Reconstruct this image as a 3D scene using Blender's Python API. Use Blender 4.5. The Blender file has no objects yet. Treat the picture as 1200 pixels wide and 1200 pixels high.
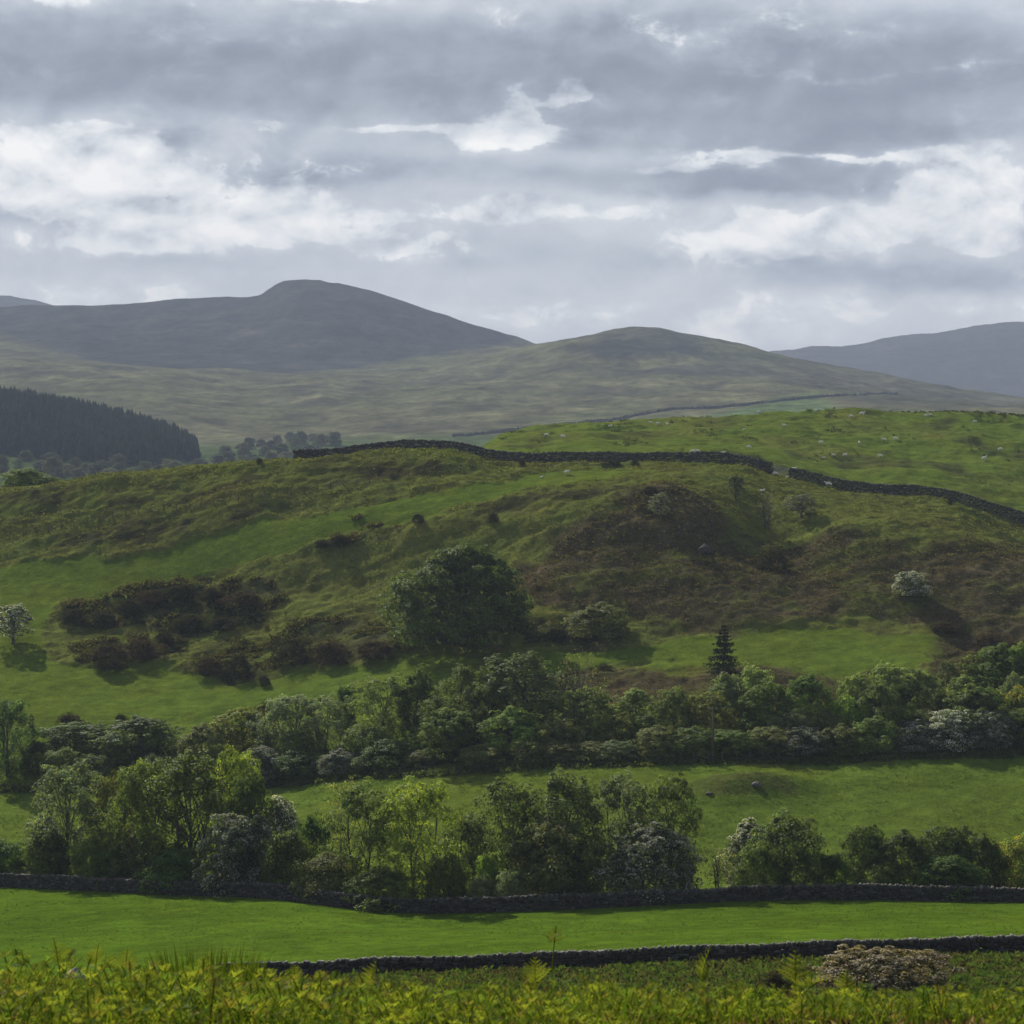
import bpy, math, random
import numpy as np
from mathutils import Vector

R = math.radians
F = 2706.0            # focal length in units of a 1200-wide frame
SC = bpy.context.scene
COL = SC.collection
random.seed(7)

# ------------------------------------------------------------------ camera
cam_d = bpy.data.cameras.new("camera")
cam = bpy.data.objects.new("camera", cam_d)
COL.objects.link(cam)
cam.location = (0, 0, 0)
cam.rotation_euler = (R(90), 0, 0)
cam_d.sensor_width = 36
cam_d.lens = 36 * F / 1200
cam_d.clip_start = 0.5
cam_d.clip_end = 30000
cam_d.dof.use_dof = True
cam_d.dof.focus_distance = 260
cam_d.dof.aperture_fstop = 8.0
SC.camera = cam

# ------------------------------------------------------------------ light and view
SUN_AZ, SUN_EL = -27.0, 34.0      # azimuth from +Y, positive to the right
sd = bpy.data.lights.new("sun", 'SUN')
sd.energy = 5.0
sd.angle = R(0.6)
sd.color = (1.0, 0.94, 0.84)
so = bpy.data.objects.new("sun", sd)
COL.objects.link(so)
to_sun = Vector((math.sin(R(SUN_AZ)) * math.cos(R(SUN_EL)), math.cos(R(SUN_AZ)) * math.cos(R(SUN_EL)), math.sin(R(SUN_EL))))
so.rotation_euler = (-to_sun).to_track_quat('-Z', 'Y').to_euler()
so.location = to_sun * 300

SC.view_settings.view_transform = 'Standard'
SC.view_settings.look = 'None'
SC.view_settings.exposure = 0.55
SC.view_settings.gamma = 1.0
SC.view_settings.use_curve_mapping = False
SC.cycles.max_bounces = 5
SC.cycles.diffuse_bounces = 2
SC.cycles.glossy_bounces = 1
SC.cycles.transmission_bounces = 3
SC.cycles.volume_bounces = 0
SC.cycles.use_denoising = True


class NT:
    """tiny helper for node maths"""
    def __init__(s, tree):
        s.t = tree
    def n(s, kind, **kw):
        nd = s.t.nodes.new(kind)
        for k, v in kw.items():
            setattr(nd, k, v)
        return nd
    def put(s, sock, v):
        if isinstance(v, bpy.types.NodeSocket):
            s.t.links.new(v, sock)
        elif v is not None:
            sock.default_value = v
    def m(s, op, a, b=None, c=None, clamp=False):
        nd = s.n('ShaderNodeMath', operation=op, use_clamp=clamp)
        s.put(nd.inputs[0], a); s.put(nd.inputs[1], b); s.put(nd.inputs[2], c)
        return nd.outputs[0]
    def vm(s, op, a, b=None):
        nd = s.n('ShaderNodeVectorMath', operation=op)
        s.put(nd.inputs[0], a); s.put(nd.inputs[1], b)
        return nd.outputs[1] if op == 'DOT_PRODUCT' else nd.outputs[0]
    def noise(s, vec, scale, detail=4, rough=.55, lac=2.0, dist=0.0, color=False):
        nd = s.n('ShaderNodeTexNoise')
        s.put(nd.inputs['Vector'], vec)
        nd.inputs['Scale'].default_value = scale
        nd.inputs['Detail'].default_value = detail
        nd.inputs['Roughness'].default_value = rough
        nd.inputs['Lacunarity'].default_value = lac
        nd.inputs['Distortion'].default_value = dist
        return nd.outputs[1] if color else nd.outputs[0]
    def smooth(s, x, lo, hi):
        nd = s.n('ShaderNodeMapRange', interpolation_type='SMOOTHSTEP')
        s.put(nd.inputs[0], x)
        nd.inputs[1].default_value = lo; nd.inputs[2].default_value = hi
        nd.inputs[3].default_value = 0; nd.inputs[4].default_value = 1
        return nd.outputs[0]
    def comb(s, x, y, z=0.0):
        nd = s.n('ShaderNodeCombineXYZ')
        s.put(nd.inputs[0], x); s.put(nd.inputs[1], y); s.put(nd.inputs[2], z)
        return nd.outputs[0]
    def mixc(s, f, a, b, mode='MIX'):
        nd = s.n('ShaderNodeMix', data_type='RGBA', blend_type=mode)
        s.put(nd.inputs[0], f); s.put(nd.inputs[6], a); s.put(nd.inputs[7], b)
        return nd.outputs[2]
    def ramp(s, f, pts):
        nd = s.n('ShaderNodeValToRGB')
        cr = nd.color_ramp
        while len(cr.elements) < len(pts):
            cr.elements.new(0.5)
        for e, (p, c) in zip(cr.elements, pts):
            e.position = p; e.color = (*c, 1)
        s.put(nd.inputs[0], f)
        return nd.outputs[0]


def build_world():
    w = bpy.data.worlds.new("World")
    SC.world = w
    w.use_nodes = True
    t = w.node_tree
    t.nodes.clear()
    N = NT(t)
    out = N.n('ShaderNodeOutputWorld')
    bg = N.n('ShaderNodeBackground')
    STR = 0.1
    bg.inputs[1].default_value = STR
    t.links.new(bg.outputs[0], out.inputs[0])
    sky = N.n('ShaderNodeTexSky', sky_type='NISHITA')
    sky.sun_disc = False
    sky.sun_elevation = R(SUN_EL)
    sky.sun_rotation = R(SUN_AZ)
    sky.dust_density = 2.0
    g = N.n('ShaderNodeTexCoord').outputs['Generated']
    sep = N.n('ShaderNodeSeparateXYZ'); t.links.new(g, sep.inputs[0])
    x, y, z = sep.outputs
    az = N.m('ARCTAN2', x, y)
    el = N.m('ARCSINE', z)
    P0 = N.comb(az, N.m('MULTIPLY', el, 1.9), 0.0)
    wn = N.noise(P0, 9.0, 5, .6, color=True)
    wv = N.vm('SUBTRACT', wn, (.5, .5, .5))
    wv = N.vm('MULTIPLY', wv, (.052, .030, 0))
    p = N.vm('ADD', N.comb(az, el, 0.0), wv)

    def blobs(lst):
        tot = None
        for (u, v, su, sv, a) in lst:
            q = N.vm('SUBTRACT', p, ((u - 600) / F, (600 - v) / F, 0))
            q = N.vm('MULTIPLY', q, (F / su, F / sv, 0))
            e = N.m('POWER', 2.71828, N.m('MULTIPLY', N.vm('DOT_PRODUCT', q, q), -1.0))
            tot = N.m('MULTIPLY', e, a) if tot is None else N.m('MULTIPLY_ADD', e, a, tot)
        return tot
    dark = blobs([(200, 85, 520, 62, 1.05), (960, 90, 420, 70, 1.0), (850, 160, 330, 24, .75), (830, 212, 270, 20, .95), (390, 207, 150, 26, .75),
                  (140, 238, 70, 12, .35), (215, 170, 34, 15, .75), (190, 240, 45, 14, .6), (1080, 325, 200, 26, .75), (700, 300, 240, 26, .5), (230, 310, 240, 18, .42),
                  (600, -150, 1500, 110, .55), (30, 262, 70, 14, .5), (960, 200, 90, 26, .5), (330, 250, 60, 10, .4)])
    bright = blobs([(90, 205, 200, 44, 1.0), (280, 265, 150, 26, .75), (590, 158, 62, 22, 1.15), (676, 112, 30, 14, 1.0), (612, 132, 16, 22, .8),
                    (455, 292, 75, 14, .9), (655, 247, 130, 13, .8), (880, 290, 80, 17, .95), (985, 262, 130, 18, .8), (1130, 225, 90, 34, 1.0),
                    (1165, 284, 48, 12, 1.0), (960, 184, 200, 7, .6), (810, 196, 70, 6, .6), (60, 4, 80, 12, .9), (430, 2, 70, 10, 1.0),
                    (600, 372, 1500, 34, .42), (300, 240, 60, 24, .5), (120, 290, 130, 15, .5), (500, 262, 130, 12, .5), (460, 148, 140, 8, .6), (40, 160, 120, 10, .55), (740, 40, 90, 20, .35), (1000, 96, 250, 5, .3)])
    # detail, flattened towards the horizon as cloud decks are
    PD = N.comb(az, N.m('MULTIPLY', el, 1.55), 3.1)
    f1 = N.noise(PD, 13.0, 9, .58, dist=.4)
    f2 = N.noise(PD, 36.0, 8, .62, dist=.3)
    f3 = N.noise(PD, 5.0, 6, .55)
    # the same field a little nearer the light: its slope shades the heaps
    cum = N.noise(PD, 24.0, 9, .55, dist=.25)
    cum2 = N.noise(N.vm('ADD', PD, (-.004, .012, 0)), 24.0, 9, .55, dist=.25)
    relief = N.m('SUBTRACT', cum, cum2)
    infr = N.m('SUBTRACT', 1.0, N.smooth(el, .22, .34))
    dn = N.m('ADD', dark, N.m('MULTIPLY', N.m('SUBTRACT', f1, .5), 1.2))
    bn = N.m('ADD', bright, N.m('MULTIPLY', N.m('SUBTRACT', f1, .5), 1.1))
    bn = N.m('ADD', bn, N.m('MULTIPLY', N.m('SUBTRACT', f2, .5), 1.9))
    dm = N.smooth(dn, .10, .95)
    bm = N.m('ADD', N.m('MULTIPLY', N.smooth(bn, .0, .75), .5), N.m('MULTIPLY', N.smooth(bn, .34, .50), .5))
    L = N.m('ADD', .565, N.m('MULTIPLY', dm, -.27))
    L = N.m('ADD', L, N.m('MULTIPLY', N.m('SUBTRACT', f3, .5), .14))
    L = N.m('ADD', L, N.m('MULTIPLY', N.m('SUBTRACT', f1, .5), .16))
    L = N.m('ADD', L, N.m('MULTIPLY', bm, .26))
    L = N.m('ADD', L, N.m('MULTIPLY', relief, N.m('MULTIPLY_ADD', bm, 1.35, .28)))
    L = N.m('ADD', L, N.m('MULTIPLY', N.smooth(el, .12, .075), .12))
    # elsewhere: broken cloud with glow round the sun
    glow = N.vm('DOT_PRODUCT', g, tuple(to_sun))
    gl = N.m('POWER', N.m('MAXIMUM', glow, 0.0), 14.0)
    Lo = N.m('ADD', .15, N.m('MULTIPLY', N.m('SUBTRACT', f3, .5), .5))
    Lo = N.m('ADD', Lo, N.m('MULTIPLY', gl, .95))
    Lm = N.m('ADD', N.m('MULTIPLY', L, infr), N.m('MULTIPLY', Lo, N.m('SUBTRACT', 1.0, infr)))
    colr = N.ramp(Lm, [(0.0, (.08, .09, .112)), (.28, (.245, .278, .335)), (.46, (.44, .480, .540)), (.62, (.63, .660, .695)), (.78, (.82, .835, .845)), (1.0, (1.02, 1.0, .97))])
    clouds = N.vm('MULTIPLY', colr, (.83 / STR,) * 3)
    gap = N.m('MULTIPLY', N.smooth(f3, .60, .72), .5)
    gap = N.m('MULTIPLY', gap, N.m('SUBTRACT', 1.0, N.m('MULTIPLY', infr, .75)))
    final = N.mixc(gap, clouds, sky.outputs[0])
    t.links.new(final, bg.inputs[0])


build_world()

# ------------------------------------------------------------------ numpy noise and interpolation


def _h(ix, iy, seed):
    ix = ix.astype(np.int64); iy = iy.astype(np.int64)
    h = (ix * 374761393 + iy * 668265263 + seed * 1442695041) & 0xFFFFFFFF
    h = ((h ^ (h >> 13)) * 1274126177) & 0xFFFFFFFF
    h = h ^ (h >> 16)
    return h


def perlin(x, y, seed=0):
    x = np.asarray(x, float); y = np.asarray(y, float)
    ix = np.floor(x); iy = np.floor(y)
    fx = x - ix; fy = y - iy
    sx = fx * fx * fx * (fx * (fx * 6 - 15) + 10)
    sy = fy * fy * fy * (fy * (fy * 6 - 15) + 10)
    def gr(dx, dy):
        a = _h(ix + dx, iy + dy, seed) * (2 * math.pi / 4294967296.0)
        return np.cos(a) * (fx - dx) + np.sin(a) * (fy - dy)
    a = gr(0, 0); b = gr(1, 0); c = gr(0, 1); d = gr(1, 1)
    return ((a + (b - a) * sx) * (1 - sy) + (c + (d - c) * sx) * sy) * 1.5


def fbm(x, y, seed=0, oc=4, gain=.5):
    s = 0; a = 1; t = 0
    for i in range(oc):
        s = s + a * perlin(x * 2 ** i, y * 2 ** i, seed + i * 17)
        t += a; a *= gain
    return s / t


def sstep(x, a, b):
    t = np.clip((x - a) / (b - a), 0, 1)
    return t * t * (3 - 2 * t)


def pchip_slopes(D, Z):
    h = np.diff(D, axis=0); de = np.diff(Z, axis=0) / h
    m = np.zeros_like(Z)
    s = (de[:-1] * de[1:]) > 0
    w1 = 2 * h[1:] + h[:-1]; w2 = h[1:] + 2 * h[:-1]
    with np.errstate(divide='ignore', invalid='ignore'):
        hm = (w1 + w2) / (w1 / de[:-1] + w2 / de[1:])
    m[1:-1] = np.where(s, hm, 0)
    m[0] = de[0]; m[-1] = de[-1]
    return m


def pchip_cols(D, Z, dq):
    m = pchip_slopes(D, Z)
    C = D.shape[1]
    out = np.zeros((len(dq), C))
    out[:] = Z[0][None]
    for k in range(D.shape[0] - 1):
        h = D[k + 1] - D[k]
        t = (dq[:, None] - D[k][None]) / h[None]
        msk = t >= 0
        tt = np.clip(t, 0, 1)
        t2 = tt * tt; t3 = t2 * tt
        val = (2 * t3 - 3 * t2 + 1) * Z[k] + (t3 - 2 * t2 + tt) * h * m[k] + (-2 * t3 + 3 * t2) * Z[k + 1] + (t3 - t2) * h * m[k + 1]
        out = np.where(msk, val, out)
    return out


def curve(pts, u):
    p = np.array(pts, float)
    if len(p) == 1:
        return np.full(len(u), p[0, 1])
    uc = np.clip(u, p[0, 0], p[-1, 0])
    return pchip_cols(p[:, :1], p[:, 1:], uc)[:, 0]


def inpoly(u, v, poly):
    p = np.array(poly, float)
    r = np.zeros(u.shape, bool)
    j = len(p) - 1
    for i in range(len(p)):
        xi, yi = p[i]; xj, yj = p[j]
        if yi != yj:
            c = ((yi > v) != (yj > v)) & (u < (xj - xi) * (v - yi) / (yj - yi) + xi)
            r ^= c
        j = i
    return r


def softpoly(u, v, poly, du, dv):
    s = 0.0
    for a, b in ((-1, -.4), (1, .4), (-.4, 1), (.4, -1), (0, 0)):
        s = s + inpoly(u + a * du, v + b * dv, poly)
    return s / 5.0


# ------------------------------------------------------------------ mesh helpers


def mesh_np(name, V, quads=None, tris=None, tint=None, mats=(), smooth=False, midx=None):
    me = bpy.data.meshes.new(name)
    V = np.asarray(V, np.float32)
    me.vertices.add(len(V))
    me.vertices.foreach_set('co', V.ravel())
    q = np.zeros((0, 4), np.int32) if quads is None else np.asarray(quads, np.int32).reshape(-1, 4)
    t = np.zeros((0, 3), np.int32) if tris is None else np.asarray(tris, np.int32).reshape(-1, 3)
    lp = np.concatenate([q.ravel(), t.ravel()]).astype(np.int32)
    me.loops.add(len(lp))
    me.loops.foreach_set('vertex_index', lp)
    st = np.concatenate([np.arange(len(q)) * 4, len(q) * 4 + np.arange(len(t)) * 3]).astype(np.int32)
    me.polygons.add(len(st))
    me.polygons.foreach_set('loop_start', st)
    if smooth:
        me.polygons.foreach_set('use_smooth', np.ones(len(st), bool))
    if midx is not None:
        me.polygons.foreach_set('material_index', np.asarray(midx, np.int32))
    me.update(calc_edges=True)
    if tint is not None:
        tint = np.asarray(tint, np.float32)
        ca = me.color_attributes.new('tint', 'FLOAT_COLOR', 'POINT')
        rgba = np.ones((len(V), 4), np.float32)
        rgba[:, :3] = tint
        ca.data.foreach_set('color', rgba.ravel())
    for m in mats:
        me.materials.append(m)
    return me


class Buf:
    def __init__(s):
        s.V = []; s.Q = []; s.T = []; s.C = []; s.n = 0
    def add(s, V, quads=None, tris=None, col=None):
        V = np.asarray(V, float)
        if quads is not None and len(quads): s.Q.append(np.asarray(quads) + s.n)
        if tris is not None and len(tris): s.T.append(np.asarray(tris) + s.n)
        s.V.append(V)
        if col is None: col = (1, 1, 1)
        s.C.append(np.broadcast_to(np.asarray(col, float), V.shape))
        s.n += len(V)
    def mesh(s, name, mats, smooth=False):
        return mesh_np(name, np.concatenate(s.V), np.concatenate(s.Q) if s.Q else None, np.concatenate(s.T) if s.T else None,
                       np.concatenate(s.C), mats, smooth)


def tube(buf, pts, radii, sides=5, col=None):
    P = np.asarray(pts, float); n = len(P)
    T = np.gradient(P, axis=0)
    T /= np.linalg.norm(T, axis=1)[:, None] + 1e-9
    ref = np.array([1.0, 0.13, 0.07])
    A = np.cross(T, ref); A /= np.linalg.norm(A, axis=1)[:, None] + 1e-9
    B = np.cross(T, A)
    an = np.arange(sides) * 2 * math.pi / sides
    rr = np.asarray(radii, float)[:, None, None]
    V = P[:, None, :] + rr * (np.cos(an)[None, :, None] * A[:, None, :] + np.sin(an)[None, :, None] * B[:, None, :])
    V = V.reshape(-1, 3)
    i = np.arange(n - 1)[:, None] * sides; j = np.arange(sides)[None]; j2 = (j + 1) % sides
    Q = np.stack([i + j, i + j2, i + sides + j2, i + sides + j], -1).reshape(-1, 4)
    caps = [[(n - 1) * sides + k, (n - 1) * sides + k + 1, (n - 1) * sides] for k in range(1, sides - 1)]
    caps += [[k + 1, k, 0] for k in range(1, sides - 1)]
    buf.add(V, Q, caps, col)


BOXQ = np.array([[0, 3, 2, 1], [4, 5, 6, 7], [0, 1, 5, 4], [1, 2, 6, 5], [2, 3, 7, 6], [3, 0, 4, 7]])


def box_verts(cx, cy, cz, sx, sy, sz):
    a = np.array([[-1, -1, -1], [1, -1, -1], [1, 1, -1], [-1, 1, -1], [-1, -1, 1], [1, -1, 1], [1, 1, 1], [-1, 1, 1]], float) * .5
    return a * (sx, sy, sz) + (cx, cy, cz)


def link(name, me, parent=None, loc=None):
    o = bpy.data.objects.new(name, me)
    COL.objects.link(o)
    if parent is not None: o.parent = parent
    if loc is not None: o.location = loc
    return o


def tag(o, label=None, cat=None, group=None, kind=None):
    if label: o['label'] = label
    if cat: o['category'] = cat
    if group: o['group'] = group
    if kind: o['kind'] = kind
    return o


def thing(name, label, cat, loc, rz=0.0, group=None):
    o = link(name, None, None, loc)
    o.rotation_euler = (0, 0, rz)
    o.empty_display_size = .3
    return tag(o, label, cat, group)


# ------------------------------------------------------------------ materials


def new_mat(name):
    m = bpy.data.materials.new(name)
    m.use_nodes = True
    m.node_tree.nodes.clear()
    N = NT(m.node_tree)
    out = N.n('ShaderNodeOutputMaterial')
    return m, N, out


def mat_leaf(name, trans=.42, gloss=.2):
    m, N, out = new_mat(name)
    at = N.n('ShaderNodeAttribute', attribute_name='tint')
    oi = N.n('ShaderNodeObjectInfo')
    c = N.mixc(1.0, at.outputs['Color'], oi.outputs['Color'], 'MULTIPLY')
    v = N.m('MULTIPLY_ADD', oi.outputs['Random'], .26, .98)
    hs = N.n('ShaderNodeHueSaturation'); N.put(hs.inputs['Color'], c); N.put(hs.inputs['Value'], v)
    c = hs.outputs[0]
    if gloss:
        pr = N.n('ShaderNodeBsdfPrincipled')
        N.put(pr.inputs['Base Color'], c); pr.inputs['Roughness'].default_value = .72
        pr.inputs['Specular IOR Level'].default_value = gloss
    else:
        pr = N.n('ShaderNodeBsdfDiffuse')
        N.put(pr.inputs['Color'], c)
    tr = N.n('ShaderNodeBsdfTranslucent')
    c2 = N.vm('MULTIPLY', c, (1.25, 1.2, .6))
    N.put(tr.inputs['Color'], c2)
    mx = N.n('ShaderNodeMixShader'); mx.inputs[0].default_value = trans
    N.t.links.new(pr.outputs[0], mx.inputs[1]); N.t.links.new(tr.outputs[0], mx.inputs[2])
    N.t.links.new(mx.outputs[0], out.inputs[0])
    return m


def mat_tint(name, rough=.9, spec=.2, nscale=6.0, namp=.5, bump=.0, bscale=20):
    m, N, out = new_mat(name)
    at = N.n('ShaderNodeAttribute', attribute_name='tint')
    co = N.n('ShaderNodeTexCoord').outputs['Object']
    nz = N.noise(co, nscale, 5, .65)
    f = N.m('MULTIPLY_ADD', N.m('SUBTRACT', nz, .5), namp * 2, 1.0)
    c = N.vm('MULTIPLY', at.outputs['Color'], N.comb(f, f, f))
    pr = N.n('ShaderNodeBsdfPrincipled')
    N.put(pr.inputs['Base Color'], c); pr.inputs['Roughness'].default_value = rough
    pr.inputs['Specular IOR Level'].default_value = spec
    if bump:
        b = N.n('ShaderNodeBump'); b.inputs['Strength'].default_value = 1.0; b.inputs['Distance'].default_value = bump
        N.put(b.inputs['Height'], N.noise(co, bscale, 4, .6)); N.put(pr.inputs['Normal'], b.outputs[0])
    N.t.links.new(pr.outputs[0], out.inputs[0])
    return m


def mat_ground():
    m, N, out = new_mat('turf')
    at = N.n('ShaderNodeAttribute', attribute_name='tint')
    co = N.n('ShaderNodeTexCoord').outputs['Object']
    n1 = N.noise(co, .55, 5, .65)
    n2 = N.noise(co, 3.2, 4, .7)
    n3 = N.noise(co, .12, 3, .5)
    f = N.m('MULTIPLY_ADD', N.m('SUBTRACT', n1, .5), 1.3, 1.0)
    f = N.m('MULTIPLY', f, N.m('MULTIPLY_ADD', N.m('SUBTRACT', n2, .5), 1.6, 1.0))
    f = N.m('MAXIMUM', f, .25)
    c = N.vm('MULTIPLY', at.outputs['Color'], N.comb(f, f, f))
    # drier, yellower tufts
    dry = N.m('MULTIPLY', N.smooth(n3, .5, .72), .35)
    c = N.mixc(dry, c, N.vm('MULTIPLY', c, (1.35, 1.05, .9)))
    df = N.n('ShaderNodeBsdfDiffuse')
    N.put(df.inputs['Color'], c)
    b = N.n('ShaderNodeBump'); b.inputs['Strength'].default_value = .8; b.inputs['Distance'].default_value = .3
    hsum = N.m('ADD', N.m('MULTIPLY', n1, 1.1), N.m('MULTIPLY', n2, .45))
    N.put(b.inputs['Height'], hsum); N.put(df.inputs['Normal'], b.outputs[0])
    N.t.links.new(df.outputs[0], out.inputs[0])
    return m


def mat_hills():
    m, N, out = new_mat('moorland')
    at = N.n('ShaderNodeAttribute', attribute_name='tint')
    co = N.n('ShaderNodeTexCoord').outputs['Object']
    n1 = N.noise(co, .022, 7, .68)
    n2 = N.noise(N.vm('MULTIPLY', co, (1, .5, 1)), .09, 5, .65)
    f = N.m('MULTIPLY_ADD', N.m('SUBTRACT', n1, .5), 2.2, 1.0)
    f = N.m('MULTIPLY', f, N.m('MULTIPLY_ADD', N.m('SUBTRACT', n2, .5), 2.0, 1.0))
    f = N.m('MAXIMUM', f, .3)
    c = N.vm('MULTIPLY', at.outputs['Color'], N.comb(f, f, f))
    df = N.n('ShaderNodeBsdfDiffuse')
    N.put(df.inputs['Color'], c)
    b = N.n('ShaderNodeBump'); b.inputs['Strength'].default_value = .7; b.inputs['Distance'].default_value = 5.0
    N.put(b.inputs['Height'], N.m('ADD', n1, N.m('MULTIPLY', n2, .5))); N.put(df.inputs['Normal'], b.outputs[0])
    N.t.links.new(df.outputs[0], out.inputs[0])
    return m


M_LEAF = mat_leaf('leaf')
M_NEEDLE = mat_leaf('needle', .04, .0)
M_PETAL = mat_leaf('petal', .3, .1)
M_GORSE = mat_leaf('gorse_sprig', .15, .0)
M_FERN = mat_leaf('fern_leaf', .5, .06)
M_TUFT = mat_leaf('dry_tuft', .45, .0)
M_BARK = mat_tint('bark', .9, .2, 5, .5, .02, 14)
M_STONE = mat_tint('dry_stone', .9, .25, 7, .55, .03, 16)
M_ROCK = mat_tint('weathered_rock', .9, .2, 2.2, .6, .06, 6)
M_WOOD = mat_tint('weathered_wood', .85, .2, 9, .4)
M_METAL = mat_tint('galvanised_steel', .45, .5, 12, .2)
M_WOOL = mat_tint('fleece', 1.0, .05, 18, .25, .02, 30)
M_TURF = mat_ground()
M_HILL = mat_hills()

# ------------------------------------------------------------------ terrain rows: (depth curve, kind, value curve)
# 'v' rows give the height through the angle it is seen at, 'z' rows the height itself
W1D = [(0, 142), (1200, 138)]
W1V = [(-200, 1162), (0, 1157), (330, 1150), (450, 1143), (600, 1138), (700, 1134), (900, 1127), (1050, 1121), (1200, 1118), (1400, 1112)]
W2D = [(-200, 228), (0, 222), (150, 213), (300, 205), (420, 197), (600, 194), (1200, 194)]
W2V = [(-200, 1034), (0, 1039), (100, 1043), (200, 1048), (300, 1052), (350, 1057), (400, 1063), (450, 1068), (500, 1070), (600, 1068), (700, 1064), (800, 1059), (900, 1055), (1000, 1054), (1200, 1057), (1400, 1058)]
T2D = [(0, 285), (300, 277), (540, 266), (850, 262), (1200, 262)]
T2V = [(0, 926), (150, 925), (330, 921), (400, 912), (540, 905), (700, 895), (850, 892), (950, 893), (1050, 889), (1200, 884)]
FTD = [(0, 335), (300, 330), (540, 322), (900, 315), (1200, 315)]
H1D = [(0, 366), (300, 358), (540, 348), (900, 341), (1200, 344)]
H2D = [(0, 386), (300, 378), (540, 370), (900, 362), (1200, 366)]
W3D = [(0, 410), (340, 404), (600, 400), (900, 396), (1200, 388)]
W3V = [(0, 572), (60, 567), (150, 554), (240, 546), (300, 541), (340, 540), (400, 536), (450, 530), (500, 528), (550, 532), (580, 540), (620, 543), (700, 542), (760, 542), (830, 542), (870, 546), (905, 556), (925, 559),
       (960, 567), (1000, 577), (1050, 581), (1085, 582), (1120, 588), (1160, 600), (1200, 613), (1300, 640)]


def shift(pts, k):
    return [(u, d + k) for u, d in pts]


ROWS_G = [
    ([(0, 1)], 'z', [(0, -1.70)]), ([(0, 8)], 'z', [(0, -2.35)]), ([(0, 14)], 'z', [(0, -3.18)]),
    ([(0, 22)], 'v', [(0, 1178), (330, 1182), (450, 1192), (700, 1198), (1200, 1204)]),
    ([(0, 32)], 'v', [(0, 1222), (1200, 1228)]),
    ([(0, 68)], 'v', [(0, 1212), (1200, 1208)]),
    ([(0, 112)], 'v', [(0, 1172), (600, 1168), (1200, 1163)]),
    (W1D, 'v', W1V),
    (W2D, 'v', W2V),
    (shift(W2D, 9), 'v', [(u, v - 14) for u, v in W2V]),
    (shift(W2D, 32), 'v', [(0, 1000), (300, 1005), (600, 1012), (1200, 1010)]),
    (T2D, 'v', T2V),
    (shift(T2D, 16), 'v', [(0, 868), (300, 868), (600, 860), (900, 852), (1200, 842)]),
    (FTD, 'v', [(0, 775), (200, 783), (400, 768), (540, 752), (700, 754), (850, 752), (1000, 746), (1200, 736)]),
    (H1D, 'v', [(0, 700), (200, 700), (400, 690), (540, 678), (650, 662), (800, 652), (900, 662), (1000, 655), (1100, 650), (1200, 650)]),
    (H2D, 'v', [(0, 640), (200, 622), (400, 603), (600, 588), (700, 580), (780, 572), (850, 586), (920, 602), (1000, 607), (1100, 612), (1200, 642)]),
    (W3D, 'v', W3V),
    ([(0, 448)], 'x', [(0, -3, 0), (340, -2.5, 0), (520, -2, 0), (600, 0, 521), (700, 0, 517), (900, 0, 522), (1000, 0, 531), (1200, 0, 548), (1300, 0, 560)]),
    ([(0, 520)], 'x', [(0, -14, 0), (340, -11, 0), (520, -6, 0), (600, 0, 509), (640, 0, 503), (700, 0, 499), (750, 0, 496), (800, 0, 494), (900, 0, 487), (950, 0, 484), (1000, 0, 482), (1050, 0, 486), (1200, 0, 487)]),
    ([(0, 560)], 'z', [(0, -19), (340, -16), (520, -4), (600, 14), (1000, 19), (1200, 18)]),
    ([(0, 640)], 'z', [(0, -30), (520, -22), (700, -8), (1200, -4)]),
]

ROWS_H = [
    ([(0, 590)], 'z', [(0, -34), (520, -28), (600, -20), (1200, -8)]),
    ([(0, 900)], 'z', [(0, -8), (300, -8), (600, -6), (1200, 2)]),
    ([(0, 1080)], 'v', [(0, 566), (250, 572), (600, 565), (1200, 560)]),
    ([(0, 1240)], 'v', [(0, 540), (150, 548), (250, 553), (400, 548), (1200, 540)]),
    ([(0, 1490)], 'v', [(-300, 468), (0, 476), (50, 481), (130, 500), (200, 518), (245, 536), (280, 533), (400, 529), (1200, 520)]),
    ([(0, 1640)], 'v', [(-300, 500), (0, 508), (130, 520), (245, 528), (400, 520), (1200, 505)]),
    ([(0, 1850)], 'v', [(0, 512), (260, 518), (400, 512), (500, 508), (700, 500), (850, 488), (1000, 478), (1200, 484)]),
    ([(0, 2400)], 'v', [(0, 448), (100, 446), (300, 458), (500, 467), (700, 452), (900, 455), (1000, 462), (1200, 480)]),
    ([(0, 3050)], 'v', [(0, 412), (200, 424), (400, 431), (500, 425), (560, 417), (600, 410), (630, 405), (680, 399), (715, 391), (740, 388), (765, 388.5), (800, 394), (850, 405), (900, 416), (950, 427), (1000, 437), (1050, 446), (1100, 455), (1150, 464), (1200, 472), (1300, 486)]),
    ([(0, 3450)], 'v', [(0, 388), (200, 386), (300, 384), (360, 372), (400, 376), (500, 395), (560, 404), (630, 416), (700, 440), (1200, 500)]),
    ([(0, 3900)], 'v', [(-200, 356), (0, 362), (40, 360.5), (80, 361), (140, 360), (200, 354), (250, 351), (300, 348.5), (306, 347), (315, 341), (325, 335), (335, 331.5), (346, 331), (360, 330.5), (374, 331), (382, 333.5), (400, 336), (430, 343), (460, 353), (490, 363), (520, 373), (560, 386), (600, 397), (640, 408), (700, 432), (1200, 500)]),
    ([(0, 4500)], 'z', [(0, 260), (1200, 120)]),
    ([(0, 6100)], 'v', [(-200, 347), (0, 352), (20, 354), (50, 360), (100, 375), (300, 400), (600, 425), (800, 430), (880, 422), (910, 416), (950, 411), (1000, 409), (1010, 408), (1040, 400), (1080, 396), (1100, 395), (1120, 392), (1150, 387), (1200, 382), (1350, 376)]),
    ([(0, 7400)], 'z', [(0, 300)]),
]


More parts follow.
